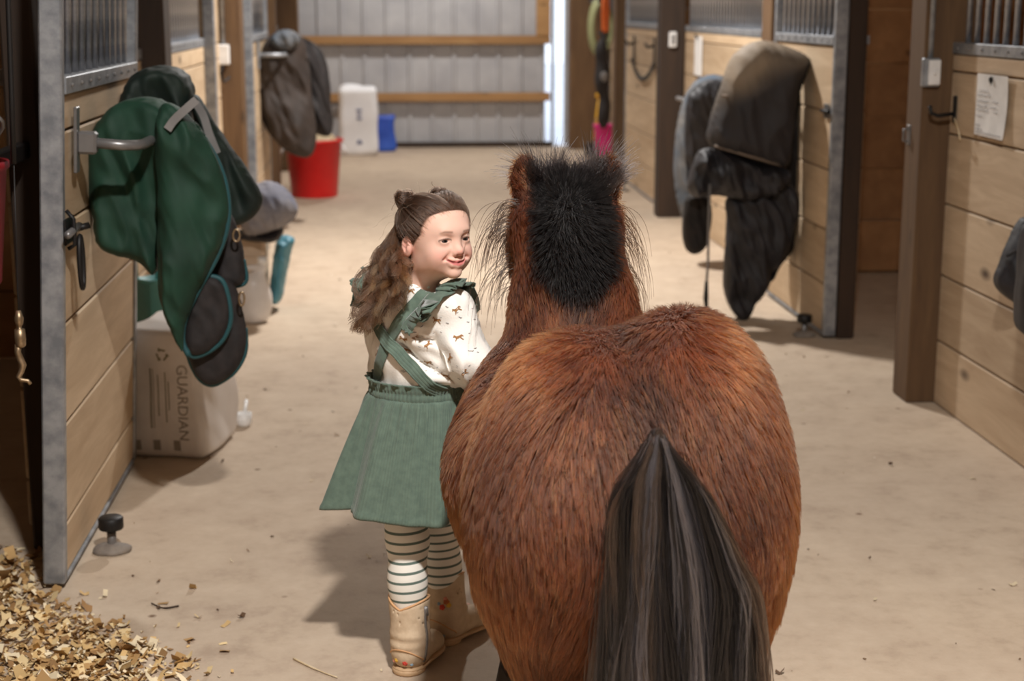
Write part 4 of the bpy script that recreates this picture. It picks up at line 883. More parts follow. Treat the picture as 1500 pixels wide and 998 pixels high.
for k in range(46):
    x = rs.uniform(-.075, .075); s = np.sign(x)*min(1, abs(x)/.05)
    R.append(H(x, 3.10+rs.uniform(-.03, .04), 1.03-.3*x*x)); D.append((s*.45+rs.normal()*.3, rs.normal()*.3, 1)); Ln.append(rs.uniform(.04, .11)*(.45+.65*abs(s)))
wisps('forelock', R, D, Ln, 3200, .006, (0, .1, -.5), BLK, seed=2)
R, D, Ln = [], [], []
for k in range(16):
    R.append(H(-.11, 3.10+rs.uniform(-.04, .05), 1.0-.01*k+rs.uniform(-.02, .02))); D.append((-1, rs.normal()*.3, .25+rs.normal()*.2)); Ln.append(rs.uniform(.08, .20))
wisps('jaw_hair', R, D, Ln, 170, .005, (.15, 0, -2.2), srgb(34, 24, 18), .05, K=11, seed=3)
R, D, Ln = [], [], []
for k in range(12):
    R.append(H(.085, 3.10+rs.uniform(-.04, .05), .985-.012*k)); D.append((.8, rs.normal()*.3, -.2)); Ln.append(rs.uniform(.05, .17))
wisps('jaw_hair', R, D, Ln, 130, .005, (-.1, 0, -2.2), srgb(58, 40, 28), .03, K=11, seed=4)
# ================================================================== the girl
GO = np.array([.03, 3.2, 0.])
girl = thing('person', 'small child in sage green pinafore and striped tights, looking back beside the pony', 'person', GO)
def g_at(x, y, Y): return at(x, y, Y)-GO
fa = math.radians(60); FD = np.array([math.cos(fa), math.sin(fa), 0]); SD = np.array([math.sin(fa), -math.cos(fa), 0])   # body: forward, right-hand side
# head frame
hy = math.radians(-57); hp = math.radians(6)
hF = np.array([math.cos(hy)*math.cos(hp), math.sin(hy)*math.cos(hp), math.sin(hp)]); hL = np.array([-math.sin(hy), math.cos(hy), 0.]); hU = np.cross(hF, hL)
HR = np.stack([hL, hF, hU], 1); HC = g_at(640, 350, 3.16); HS = .895
def hd(l, f, u): return HC+HS*(l*hL+f*hF+u*hU)
def to_head(V): return ((V-HC)@HR)/HS
def axis(lo, hi, coarse, fine):
    out = [lo]
    while out[-1] < hi:
        st = coarse
        for a, b, r in fine:
            if a <= out[-1] <= b: st = min(st, r)
        out.append(out[-1]+st)
    return np.array(out)
neck = g_at(606, 428, 3.20); chest = g_at(610, 480, 3.20); waist = g_at(611, 562, 3.20); hip = g_at(608, 612, 3.20)
shR = g_at(658, 452, 3.14); elR = g_at(686, 530, 3.11); haR = g_at(706, 570, 3.31)
shL = g_at(563, 455, 3.265); elL = g_at(572, 535, 3.34); haL = g_at(610, 572, 3.40)
hipL = hip-SD*.045; hipR = hip+SD*.045
knL = g_at(597, 790, 3.165); anL = g_at(601, 935, 3.13); knR = g_at(643, 780, 3.27); anR = g_at(660, 905, 3.315)
hipL[2] = hipR[2] = hip[2]-.02
B = Field(axis(-.20, .27, .0065, [(HC[0]-.1, HC[0]+.1, .0018), (haR[0]-.05, haR[0]+.06, .0035)]),
          axis(-.16, .31, .0065, [(HC[1]-.1, HC[1]+.1, .0018), (haR[1]-.03, haR[1]+.09, .0035), (haL[1]-.03, haL[1]+.09, .0035)]),
          axis(.0, 1.06, .0065, [(HC[2]-.1, HC[2]+.1, .0018), (haR[2]-.05, haR[2]+.05, .0035)]))
def E(l, f_, u, r, k=.015, sub=False): B.ell(hd(l, f_, u), np.array(r)*HS, k, HR, sub)
def Cp(a, b, ra, rb, k=.01, sub=False): B.cap(hd(*a), hd(*b), ra*HS, rb*HS, k, sub)
E(0, -.014, .020, (.070, .084, .072), .01)           # cranium
E(0, .024, .034, (.058, .052, .048), .03)            # forehead
E(0, .022, -.030, (.053, .052, .054), .03)           # face
E(0, .060, -.0755, (.016, .014, .013), .022)           # chin
for s in (-1, 1):
    E(.031*s, .050, -.034, (.021, .020, .019), .022) # cheek
    E(.032*s, .010, -.056, (.014, .03, .016), .03)    # jaw
E(0, .072, .018, (.034, .010, .012), .018)           # brow
for s in (-1, 1): E(.0275*s, .085, -.002, (.0125, .013, .0085), .014, True)   # sockets
Cp((0, .071, .000), (0, .0835, -.025), .0058, .0076, .012)
E(0, .0865, -.0268, (.0082, .0080, .0072), .008)     # nose tip
for s in (-1, 1):
    E(.0090*s, .0795, -.0312, (.0056, .0062, .0048), .006)
    E(.0048*s, .0865, -.0345, (.0024, .0028, .0026), .002, True)              # nostrils
    Cp((.000, .0760, -.0480), (.012*s, .0745, -.0468), .0034, .0034, .007)      # upper lip
    Cp((.012*s, .0745, -.0468), (.0245*s, .0672, -.0425), .0034, .0026, .006)
    Cp((.000, .0740, -.0578), (.012*s, .0720, -.0560), .0046, .0044, .008)      # lower lip
    Cp((.012*s, .0720, -.0560), (.0240*s, .0668, -.0445), .0042, .0026, .006)
    Cp((0, .0800, -.0525), (.013*s, .0780, -.0512), .0024, .0022, .002, True)   # parting of the lips
    Cp((.013*s, .0780, -.0512), (.0265*s, .0690, -.0430), .0022, .0014, .002, True)
    Cp((.0190*s, .0800, -.0310), (.0315*s, .0690, -.0430), .0022, .0020, .008, True)   # smile crease
    E(.0725*s, -.016, -.012, (.0085, .0165, .0230), .006)                       # ear
    E(.0810*s, -.0125, -.007, (.0060, .0095, .0150), .003, True); E(.0750*s, -.006, -.016, (.004, .004, .006), .004)
    # eyelids: a shell over the ball with an almond opening
    E(.0275*s, .0635, -.002, (.0142, .0138, .0130), .006)
    E(.0285*s, .0800, -.0025, (.0120, .0125, .0036), .0015, True)
B.chain([hd(0, -.018, -.045), neck+(0, 0, .015), chest+(0, 0, .03)], [.040, .036, .05], .03)
# torso and limbs
TR = np.stack([SD, FD, np.array([0, 0, 1.])], 1)
B.ell(chest, (.070, .050, .078), .03, TR); B.ell((chest+waist)/2, (.066, .050, .09), .03, TR); B.ell(hip, (.080, .064, .07), .03, TR)
B.cap(shR, shL, .028, .028, .03)
def hand(wr, fw, up):
    fw = fw/np.linalg.norm(fw); up = up-fw*(up@fw); up /= np.linalg.norm(up); sd = np.cross(fw, up)
    Rm = np.stack([sd, up, fw], 1); B.ell(wr+fw*.026, (.022, .011, .028), .008, Rm)
    for i, (o, l) in enumerate(((-.016, .026), (-.0055, .031), (.0055, .029), (.016, .022))):     # four fingers, curled
        a = wr+fw*.046+sd*o; b_ = a+fw*l*.5-up*.006; c_ = b_+fw*l*.2-up*l*.42; e_ = c_-fw*l*.32-up*l*.18
        B.chain([a, b_, c_, e_], [.0062, .006, .0056, .0048], .003)
    a = wr+fw*.018-sd*.018; B.chain([a, a+fw*.016-sd*.012-up*.008, a+fw*.028-sd*.006-up*.020], [.0078, .0068, .0054], .005)   # thumb
for a, b_, c_ in ((shR, elR, haR), (shL, elL, haL)):
    B.chain([a, b_, c_], [.028, .024, .019], .012); hand(c_, c_-b_+FD*.02, np.array([0, 0, 1.])-SD*.3)
for h_, k_, a_ in ((hipL, knL, anL), (hipR, knR, anR)):
    B.chain([h_, k_, a_], [.058, .038, .027], .03)
    cf = k_*.6+a_*.4; B.ell(cf-FD*.008, (.036, .036, .06), .02)
    B.chain([a_, a_+(0, 0, -.05), np.array([*(a_+FD*.075)[:2], .03])], [.026, .022, .018], .02)
SKIN = np.array(srgb(229, 189, 171)); PINK = np.array(srgb(226, 132, 124)); LIP = np.array(srgb(204, 100, 104)); HAIR = np.array(srgb(92, 66, 50))
FB = ([-.08, -.05, -.03, -.005, .015, .040, .054, .064, .07], [-.055, -.04, -.016, .010, .036, .046, .054, .072, .3])
def scalp(q): return np.clip((np.interp(q[:, 2], *FB)-q[:, 1])/.006, 0, 1)*(q[:, 2] > -.085)
def skin(V):
    q = to_head(V); c = np.tile(SKIN, (len(V), 1)); al = np.abs(q[:, 0])
    def mixc(w, k):
        nonlocal c
        c = c*(1-w[:, None])+k*w[:, None]
    g = lambda l, f_, u, r: np.exp(-(((al-l)/r[0])**2+((q[:, 1]-f_)/r[1])**2+((q[:, 2]-u)/r[2])**2))
    mixc(.38*g(.038, .058, -.034, (.017, .03, .017)), PINK)
    mixc(.45*g(0, .09, -.030, (.012, .012, .010)), PINK)
    mixc(.40*g(.072, -.012, -.010, (.012, .02, .03)), PINK)
    cur = .22*al**1.6
    ml = np.interp(al, [0, .013, .0265], [-.0525, -.0512, -.0430])
    lip = np.clip((.0078-.17*al-np.abs(q[:, 2]-ml+.0008))/.002, 0, 1)*np.clip((.0265-al)/.003, 0, 1)*(q[:, 1] > .05)
    mixc(.80*lip, LIP)
    gap = np.clip((.0022-np.abs(q[:, 2]-ml))/.0012, 0, 1)*np.clip((.0260-al)/.003, 0, 1)*(q[:, 1] > .05)
    mixc(.85*gap, np.array(srgb(104, 40, 38)))
    brow = np.exp(-((q[:, 2]-.0165-.10*(al-.015)+3.2*np.clip(al-.03, 0, 1)**2*10)/.0024)**2)*np.clip((al-.012)/.004, 0, 1)*np.clip((.043-al)/.008, 0, 1)*(q[:, 1] > .03)
    mixc(.7*brow, np.array(srgb(112, 78, 58)))
    dx = (al-.0275)/.0150; lid = np.exp(-((q[:, 2]+.0025-.0052*np.sqrt(np.clip(1-dx*dx, 0, 1)))/.0019)**2)*(np.abs(dx) < 1)*(q[:, 1] > .05)
    mixc(.9*lid, np.array(srgb(64, 42, 34)))
    lid = np.exp(-((q[:, 2]+.0025+.0044*np.sqrt(np.clip(1-dx*dx, 0, 1)))/.0011)**2)*(np.abs(dx) < .95)*(q[:, 1] > .05)
    mixc(.40*lid, np.array(srgb(120, 80, 66)))
    mixc(.8*g(.0048, .0865, -.0350, (.0034, .0042, .003)), np.array(srgb(110, 50, 42)))
    s = scalp(q)*(g(.0725, -.016, -.012, (.016, .0175, .0245)) < .36); mixc(s, HAIR*.8)
    return c
MT['skin'] = vcol_mat('child_skin', .6, .15)
MT['skin'].node_tree.nodes['Principled BSDF'].inputs['Specular IOR Level'].default_value = .25
gb = B.obj('body', MT['skin'], girl, color=skin)
# eyes
def eye_col(V, c, look):
    d = (V-c); d = d/np.linalg.norm(d, axis=1)[:, None]; a = np.degrees(np.arccos(np.clip(d@look, -1, 1)))
    C = np.tile(np.array(srgb(206, 200, 198)), (len(V), 1)); C[a < 38] = srgb(44, 38, 36); C[a < 33] = srgb(70, 66, 66); C[a < 18] = srgb(8, 7, 7); return C
MT['eyeball'] = vcol_mat('eyeball', .08)
look = hF*.95-hL*.10; look /= np.linalg.norm(look)
for s in (-1, 1):
    bm = bmesh.new(); bmesh.ops.create_uvsphere(bm, u_segments=48, v_segments=32, radius=.0119*HS); me = bm_mesh(bm, 'eye')
    c = hd(.0275*s, .0630, -.002); v = np.array([q.co[:] for q in me.vertices]); set_col(me, eye_col(v, np.zeros(3), look))
    o = link('eye', me, MT['eyeball'], girl, True); o.location = c

# ---- clothes
SHIRT = vcol_mat('ivory_ribbed_shirt', .8, 0, 300, .15)
T = Field(*grid((-.18, -.14, .52), (.24, .26, .93), .0055))
T.ell(chest, (.090, .070, .092), .03, TR); T.ell((chest+waist)/2, (.090, .073, .085), .04, TR); T.ell(waist, (.087, .071, .03), .04, TR)
T.cap(shR, shL, .043, .043, .04); T.chain([neck+(0, 0, -.05), neck+(0, 0, -.004)], [.055, .043], .03)
for a, b_, c_ in ((shR, elR, haR), (shL, elL, haL)):
    T.chain([a, (a+b_)/2, b_, b_*.45+c_*.55, c_*.93+b_*.07], [.044, .045, .046, .044, .027], .009)
T.ell(elR+np.array([-.008, .0, .02]), (.044, .042, .05), .02)
T.ell(np.array(g_at(640, 545, 3.14)), (.045, .03, .022), .03)     # shirt blousing over the waist
T.ell(hd(0, -.018, -.07), (.036, .036, .07), .004, sub=True)
def crease(V):
    n = wob(V*np.array([1, 1, .6]), 95, 2); r = 1-np.abs(n)*1.6; d = V-chest; d[:, 2] *= .2; d /= np.linalg.norm(d, axis=1)[:, None]+1e-6
    fold = .0036*np.sin((V[:, 0]*30+V[:, 2]*62)+2.2*wob(V, 14, 4)); front = V[:, 1] < chest[1]
    for line, dp in (([(612, 497), (636, 503), (653, 518), (661, 540), (668, 560)], .013), ([(586, 512), (612, 534), (640, 548), (664, 556)], .009), ([(600, 488), (625, 489), (645, 497)], .006)):
        C_ = np.array([g_at(x_, y_, 3.09) for x_, y_ in line])[:, [0, 2]]; dm = np.full(len(V), 1e9)
        for a_, b_ in zip(C_, C_[1:]):
            ab = b_-a_; t_ = np.clip(((V[:, [0, 2]]-a_)@ab)/(ab@ab), 0, 1); dm = np.minimum(dm, np.linalg.norm(V[:, [0, 2]]-a_-t_[:, None]*ab, axis=1))
        fold = fold-front*dp*np.exp(-(dm/.0055)**2)+front*dp*.45*np.exp(-((dm-.016)/.009)**2)
    return V+d*(np.clip(r, -.6, 1)*.0045+fold*1.3)[:, None]
shirt = T.obj('shirt', SHIRT, girl, disp=crease, color=lambda V: np.tile(np.array(srgb(240, 236, 230)), (len(V), 1)), smooth_it=1)
def bvh(o):
    me = o.data; V = [v.co.copy() for v in me.vertices]; return BVHTree.FromPolygons(V, [tuple(p.vertices) for p in me.polygons])
BT = bvh(shirt)
def cast(x, y):
    o = Vector(-GO+np.array([0, 0, CAM_H])); d = Vector(at(x, y, 3.0)-np.array([0, 0, CAM_H])).normalized(); h = BT.ray_cast(o, d)
    return h[0], h[1]
# printed motifs: tiny running horses and small grey marks, flat on the cloth
horse2d = [(-1, .15), (-.75, .42), (-.3, .38), (.25, .40), (.55, .75), (.72, .95), (.78, .8), (1.05, .55), (.98, .42), (.75, .5), (.62, .2), (.6, .05), (.95, -.35), (.85, -.45), (.45, -.12), (-.25, -.05), (-.35, -.3), (-.7, -.75), (-.85, -.7), (-.55, -.2), (-.7, .12), (-1.05, -.15)]
def decal(bm, x, y, size, poly, rot, flip):
    p, n = cast(x, y)
    if p is None: return
    n = n.normalized(); up = Vector((0, 0, 1))-n*n.z; up.normalize(); rt = up.cross(n)
    ca, sa = math.cos(rot), math.sin(rot); vs = []
    for a, b_ in poly:
        a *= flip; q = p+(rt*(a*ca-b_*sa)+up*(a*sa+b_*ca))*size; h = BT.find_nearest(q); vs.append(bm.verts.new(h[0]+h[1].normalized()*.0012))
    for t3 in tessellate_polygon([[Vector((a, b_, 0)) for a, b_ in poly]]):
        try: bm.faces.new([vs[k] for k in t3])
        except ValueError: pass
from mathutils.geometry import tessellate_polygon
rr = random.Random(4); MT['print_tan'] = plain('tan_print', srgb(156, 112, 68), .8)
for (x, y, r_) in [(602, 427, .1), (590, 497, -.9), (609, 496, .1), (627, 506, .2), (597, 514, -.7), (670, 454, .4), (672, 495, .1), (653, 551, -.1), (573, 446, .2), (690, 560, .9), (680, 548, .4), (605, 545, .2), (640, 470, -.2), (660, 525, .5), (553, 520, .3), (628, 532, .1)]:
    bm = bmesh.new(); decal(bm, x, y, .0098, horse2d, r_+.3, rr.choice((-1, 1))); link('horse_print', bm_mesh(bm, 'horse_print'), MT['print_tan'], shirt)
bm = bmesh.new(); mark = [(-1, -.2), (-.3, .1), (.4, -.1), (1, .3), (.9, -.2), (.2, -.4), (-.4, -.2)]
for k in range(60): decal(bm, rr.uniform(548, 700), rr.uniform(430, 562), rr.uniform(.0025, .0045), mark, rr.uniform(-.5, .5), 1)
MT['print_grey'] = plain('grey_print', srgb(124, 124, 128), .8); o = link('grass_print', bm_mesh(bm, 'grass_print'), MT['print_grey'], shirt); o['kind'] = 'stuff'
# frilled collar
v, f = [], []; n = 90
cn = neck+np.array([.006, -.004, .0])
for i in range(n):
    a = 2*math.pi*i/n; w = math.sin(a*11)*.003
    for r_, z in ((.043, -.006), (.0435+w*.4, .010), (.046+w, .020)):
        v.append(cn+np.array([math.cos(a)*r_, math.sin(a)*r_, z]))
for i in range(n):
    j = (i+1) % n
    for k in (0, 1): f.append((3*i+k, 3*j+k, 3*j+k+1, 3*i+k+1))
MT['ivory'] = plain('ivory_cotton', srgb(238, 232, 224), .85)
pydata('collar', v, f, MT['ivory'], girl, True)
# pinafore
GREEN = noisy('sage_corduroy', srgb(82, 100, 89), srgb(95, 114, 101), 60, .85, 0, .1, sheen=.25)
pin = bpy.data.objects.new('pinafore', None); COL.objects.link(pin); pin.parent = girl
n, m_ = 900, 46; th = np.linspace(0, 2*np.pi, n, endpoint=False); tt = np.linspace(0, 1, m_)
top = waist+np.array([0, 0, -.018]); bot = np.array([*g_at(594, 757, 3.185)[:2], 0]); bot[2] = g_at(594, 770, 3.07)[2]+.008
TH, TT = np.meshgrid(th, tt)
fold = np.sin(7*TH+.6+.5*np.sin(2*TH))*.55+np.sin(11*TH+2)*.3+np.sin(17*TH+.3)*.15; gather = np.sin(34*TH+np.sin(5*TH)*2)
prof = TT**.8
R1 = .106+(.158-.106)*prof; R2 = .088+(.135-.088)*prof
am = .0025+.0125*TT**.75
off_ = fold*am+gather*.0028*np.clip(1-TT*2.2, 0, 1)*np.clip(TT*14, 0, 1)+np.sin(150*TH)*.00045
sharp = np.exp(-((TH-np.radians(222))/.10)**2)*.030*TT**.8-np.exp(-((TH-np.radians(236))/.07)**2)*.022*TT**.8    # one deep pleat towards the left
off_ = off_+sharp
hem = np.where(TT > .955, .0015, 0)*np.where(TT < .985, 1, 0)
P = np.zeros((m_, n, 3)); cx = top[None, None, :]*(1-TT[..., None])+bot[None, None, :]*TT[..., None]
P = cx+((R1+off_+hem)*np.cos(TH))[..., None]*SD+((R2+off_+hem)*np.sin(TH))[..., None]*FD
P[..., 2] += .006*np.sin(3*TH+1)*TT
Vv = P.reshape(-1, 3); idx = np.arange(m_*n).reshape(m_, n); Q = np.stack([idx[:-1], np.roll(idx[:-1], -1, 1), np.roll(idx[1:], -1, 1), idx[1:]], -1).reshape(-1, 4)
me = np_mesh('skirt', Vv, Q[:, ::-1]); sk = link('skirt', me, GREEN, pin, True); md = sk.modifiers.new('thick', 'SOLIDIFY'); md.thickness = .003; md.offset = -1
# waistband: elastic gathers
n, m_ = 720, 16; th = np.linspace(0, 2*np.pi, n, endpoint=False); TH, TT = np.meshgrid(th, np.linspace(0, 1, m_))
rib = np.sin(75*TH)*.0011*np.sin(TT*np.pi)+.0045*np.abs(np.sin(TT*np.pi*2))*.6
fl = .007*np.clip((.18-TT)/.18, 0, 1)*(1+.6*np.sin(23*TH))
P = (waist+np.array([0, 0, .016]))[None, None]+((.103+rib+fl)*np.cos(TH))[..., None]*SD+((.086+rib+fl)*np.sin(TH))[..., None]*FD; P[..., 2] -= TT*.040
idx = np.arange(m_*n).reshape(m_, n); Q = np.stack([idx[:-1], np.roll(idx[:-1], -1, 1), np.roll(idx[1:], -1, 1), idx[1:]], -1).reshape(-1, 4)
wb = link('waistband', np_mesh('waistband', P.reshape(-1, 3), Q[:, ::-1]), GREEN, pin, True); md = wb.modifiers.new('thick', 'SOLIDIFY'); md.thickness = .003; md.offset = -1
def spline(pts, n):
    pts = [np.array(p, float) for p in pts]; pts = [2*pts[0]-pts[1]]+pts+[2*pts[-1]-pts[-2]]; out = []; m = len(pts)-3
    for q in np.linspace(0, m-1e-6, n):
        i = int(q); t = q-i; a, b_, c_, d_ = pts[i:i+4]
        out.append(.5*((2*b_)+(c_-a)*t+(2*a-5*b_+4*c_-d_)*t*t+(3*b_-a-3*c_+d_)*t**3))
    return np.array(out)
def strap(path, w, ridges, lift):
    """ribbon along 3-d path points, laid on the shirt"""
    C = spline(path, 60); v, f = [], []; k = 13
    Ns = []
    for i, c in enumerate(C):
        h = BT.find_nearest(Vector(c)); nrm = np.array(h[1].normalized()); Ns.append(nrm); C[i] = np.array(h[0])
    for _ in range(3): C[1:-1] = (C[:-2]+C[1:-1]+C[2:])/3
    Ns = np.array(Ns)
    for _ in range(4): Ns[1:-1] = (Ns[:-2]+Ns[1:-1]+Ns[2:])/3
    for i, c in enumerate(C):
        t = C[min(i+1, len(C)-1)]-C[max(i-1, 0)]; t /= np.linalg.norm(t); nn = Ns[i]/np.linalg.norm(Ns[i]); sd = np.cross(nn, t); sd /= np.linalg.norm(sd)
        for j in range(k):
            q = j/(k-1)*2-1; p = c+sd*q*w/2; hh = BT.find_nearest(Vector(p)); nd = np.array(hh[0]); d = max(0, (nd-p)@nn)
            v.append(p+nn*(lift+d+ridges*.0012*math.cos(q*math.pi*4)))
    for i in range(len(C)-1):
        for j in range(k-1): f.append((i*k+j, i*k+j+1, (i+1)*k+j+1, (i+1)*k+j))
    o = pydata('strap', v, f, GREEN, pin, True); md = o.modifiers.new('thick', 'SOLIDIFY'); md.thickness = .003; md.offset = 0
    return C
def cpts(L): return [np.array(cast(x, y)[0]) for x, y in L if cast(x, y)[0] is not None]
capR = np.array(g_at(643, 425, 3.17)); capL = shL*.75+neck*.25+np.array([0, 0, .040])
frR = np.array(g_at(668, 448, 3.225)); frL = shL*.8+chest*.2+FD*.06
sR = strap([waist-SD*.085-FD*.03]+cpts([(553, 552), (560, 525), (569, 500), (583, 478), (600, 455), (616, 438)])+[capR, frR, np.array(g_at(668, 505, 3.25))], .026, 0, .004)
sL = strap([np.array(g_at(648, 572, 3.13))]+cpts([(622, 556), (603, 538), (585, 520), (569, 500), (558, 480), (551, 462)])+[capL, frL, frL*.4+waist*.6+FD*.05], .026, 1, .0075)
def ruffle(base, outv, width, waves, seed):
    n, k = len(base), 10; v, f = [], []; rr = random.Random(seed); ph = rr.uniform(0, 6)
    for i, c in enumerate(base):
        t = base[min(i+1, n-1)]-base[max(i-1, 0)]; t /= np.linalg.norm(t)
        o = outv[i]-t*(outv[i]@t); o /= np.linalg.norm(o); nn = np.cross(t, o); env = math.sin(math.pi*min(1, max(0, i/(n-1))))**.5
        for j in range(k):
            q = j/(k-1); w = math.sin(i/(n-1)*waves*2*math.pi+ph+.8*math.sin(i*.13))*.0105*q**1.2*env
            p = c+o*(width*q*(.35+.65*env))+nn*.003+t*math.cos(i/(n-1)*waves*2*math.pi+ph)*.005*q
            h = BT.find_nearest(Vector(p)); hn = np.array(h[1].normalized()); sdist = (p-np.array(h[0]))@hn
            v.append(p+hn*(max(0, .004+.004*q-sdist)+.008*q+w))
    for i in range(n-1):
        for j in range(k-1): f.append((i*k+j, i*k+j+1, (i+1)*k+j+1, (i+1)*k+j))
    o = pydata('ruffle', v, f, GREEN, pin, True); md = o.modifiers.new('thick', 'SOLIDIFY'); md.thickness = .0025; md.offset = 0
def ruffle_on(C, side, i0, i1):
    base = spline(list(C[i0:i1:3]), 150); out = []
    sh = shR if side > 0 else shL; b2 = []
    for i, c in enumerate(base):
        h = BT.find_nearest(Vector(c)); nr = np.array(h[1].normalized())
        o = SD*side*.95+nr*.3+np.array([0, 0, .05]); out.append(o/np.linalg.norm(o)); b2.append(c+SD*side*.010+nr*.006)
    ruffle(np.array(b2), out, .054, 7, 3+side)
ruffle_on(sR, 1, 26, 58); ruffle_on(sL, -1, 40, 58)

# tights: striped legs
m, nt, b = new_mat('striped_tights'); g_ = N(nt, 'ShaderNodeTexCoord'); sp_ = N(nt, 'ShaderNodeSeparateXYZ'); nt.links.new(g_.outputs['Object'], sp_.inputs[0])
mm_ = N(nt, 'ShaderNodeMath', operation='MULTIPLY_ADD'); nt.links.new(sp_.outputs['X'], mm_.inputs[0]); mm_.inputs[1].default_value = -.06; nt.links.new(sp_.outputs['Z'], mm_.inputs[2])
md_ = N(nt, 'ShaderNodeMath', operation='MULTIPLY', ); nt.links.new(mm_.outputs[0], md_.inputs[0]); md_.inputs[1].default_value = 1/.0206
fr = N(nt, 'ShaderNodeMath', operation='FRACT'); nt.links.new(md_.outputs[0], fr.inputs[0])
nt.links.new(ramp(nt, fr.outputs[0], [(.0, srgb(240, 236, 228)), (.70, srgb(240, 236, 228)), (.73, srgb(96, 112, 104)), (.97, srgb(96, 112, 104)), (1.0, srgb(240, 236, 228))]), b.inputs['Base Color']); b.inputs['Roughness'].default_value = .85
G = Field(*grid((-.12, -.14, .06), (.16, .2, .5), .005))
for h_, k_, a_ in ((hipL, knL, anL), (hipR, knR, anR)):
    G.chain([h_, k_, a_], [.062, .0405, .031], .03); cf = k_*.6+a_*.4; G.ell(cf-FD*.008, (.0395, .0395, .064), .02)
G.obj('tights', m, girl, smooth_it=1)

# ---- boots
MT['suede'] = noisy('tan_suede', srgb(192, 168, 140), srgb(210, 188, 160), 40, .85, 0, .15); MT['sole'] = plain('tan_sole', srgb(196, 164, 128), .6); MT['tan_trim'] = plain('tan_trim', srgb(206, 160, 116), .7)
def boot(heel, fdir, shaft_top, outer):
    """heel: floor point under the heel; fdir: where the toe points; shaft_top: middle of the rim"""
    fdir = np.array([*fdir, 0.]); fdir /= np.linalg.norm(fdir); sd = np.array([fdir[1], -fdir[0], 0]); heel = np.array([*heel, 0.])-GO*np.array([1, 1, 0])
    bt = bpy.data.objects.new('boot', None); COL.objects.link(bt); bt.parent = girl
    at_ = lambda a, s, z: heel+fdir*a+sd*s+np.array([0, 0, z])
    Rm = np.stack([sd, fdir, np.array([0, 0, 1.])], 1)
    U = Field(*grid(np.minimum(at_(-.04, 0, 0), at_(.17, 0, 0))-.06, np.maximum(np.maximum(at_(-.04, 0, .0), at_(.17, 0, .0)), shaft_top)+.06, .0042))
    low = at_(.032, 0, .06)
    U.chain([at_(.026, 0, .045), at_(.032, 0, .075)], [.034, .037], .02); U.cap(at_(.032, 0, .075), shaft_top, .040, .0445, .02)
    U.ell(at_(.028, 0, .040), (.033, .036, .030), .02, Rm); U.ell(at_(.085, 0, .034), (.034, .060, .026), .03, Rm); U.ell(at_(.125, 0, .028), (.029, .030, .018), .02, Rm)
    U.put(lambda X, Y, Z: (.014-Z)+0*X+0*Y, (-1, -1, -.1), (1, 1, .02), 0, True) if False else None
    # rim: dips at back and front; hollow shaft
    st = shaft_top; ax = st-at_(.032, 0, .075); ax /= np.linalg.norm(ax)
    def cut(X, Y, Z):
        dx, dy = X-st[0], Y-st[1]; s_ = dx*sd[0]+dy*sd[1]
        return -(Z-(st[2]-.012+np.minimum(.45*np.abs(s_), .022)))
    U.put(lambda X, Y, Z: cut(X, Y, Z), st-.2, st+.2, .004, True)
    U.cap(st+ax*.05, st-ax*.045, .0395, .037, .003, True)
    def low_cut(X, Y, Z): return Z-.013+0*X+0*Y
    U.put(low_cut, heel-.3, heel+.3, .003, True)
    uo = U.obj('upper', MT['suede'], bt, disp=lambda V: V+(.0022*np.sin((V[:, 2]-.07)*260)*np.exp(-((V[:, 2]-.072)/.02)**2))[:, None]*fdir, smooth_it=1)
    S_ = Field(*grid(np.minimum(at_(-.03, 0, 0), at_(.17, 0, 0))-.05, np.maximum(at_(-.03, 0, .02), at_(.17, 0, .02))+.05, .004))
    for a, r in ((.028, (.036, .040, .2)), (.085, (.036, .064, .2)), (.125, (.030, .033, .2))): S_.ell(at_(a, 0, .01), r, .02, Rm)
    S_.put(lambda X, Y, Z: Z-.009+0*X+0*Y, heel-.4, heel+.4, 0, True); S_.put(lambda X, Y, Z: .0165-Z+0*X+0*Y, heel-.4, heel+.4, 0, True)
    S_.obj('sole', MT['sole'], bt)
    Hh = Field(*grid(at_(.022, 0, 0)-.05, at_(.022, 0, .02)+.05, .004)); Hh.ell(at_(.024, 0, .006), (.035, .038, .2), .0, Rm)
    Hh.put(lambda X, Y, Z: Z+0*X+0*Y, heel-.4, heel+.4, 0, True); Hh.put(lambda X, Y, Z: .012-Z+0*X+0*Y, heel-.4, heel+.4, 0, True)
    Hh.put(lambda X, Y, Z: .048-((X-heel[0])*fdir[0]+(Y-heel[1])*fdir[1])+0*Z, heel-.4, heel+.4, 0, True)
    Hh.obj('heel', MT['sole'], bt)
    # rim piping, heel seam and zip
    rim = []
    for k in range(48):
        a = 2*math.pi*k/48; s_ = math.cos(a)*.0425; rim.append(st+sd*s_+fdir*math.sin(a)*.0425+np.array([0, 0, -.012+min(.45*abs(s_), .022)]))
    tube('rim_piping', rim, .0026, MT['tan_trim'], bt, 6, True)
    UB = bvh(uo)
    def hit(o, d): h = UB.ray_cast(Vector(o), Vector(d).normalized()); return (np.array(h[0]), np.array(h[1].normalized())) if h[0] is not None else (None, None)
    zp = []
    for q in np.linspace(.028, st[2]-.006, 9):
        c = at_(.032, 0, .0)*(1-q/st[2])+st*(q/st[2]); c[2] = q; p, n_ = hit(c+sd*outer*.15-fdir*.012, -sd*outer)
        if p is not None: zp.append(p+n_*.0012)
    zo = tube('zip', zp, .0030, MT['steel'], bt, 6); tube('zip_pull', [zp[-1]+sd*outer*.003, zp[-1]+sd*outer*.005+np.array([0, 0, -.02])], .003, MT['steel'], zo, 6)
    seam = []
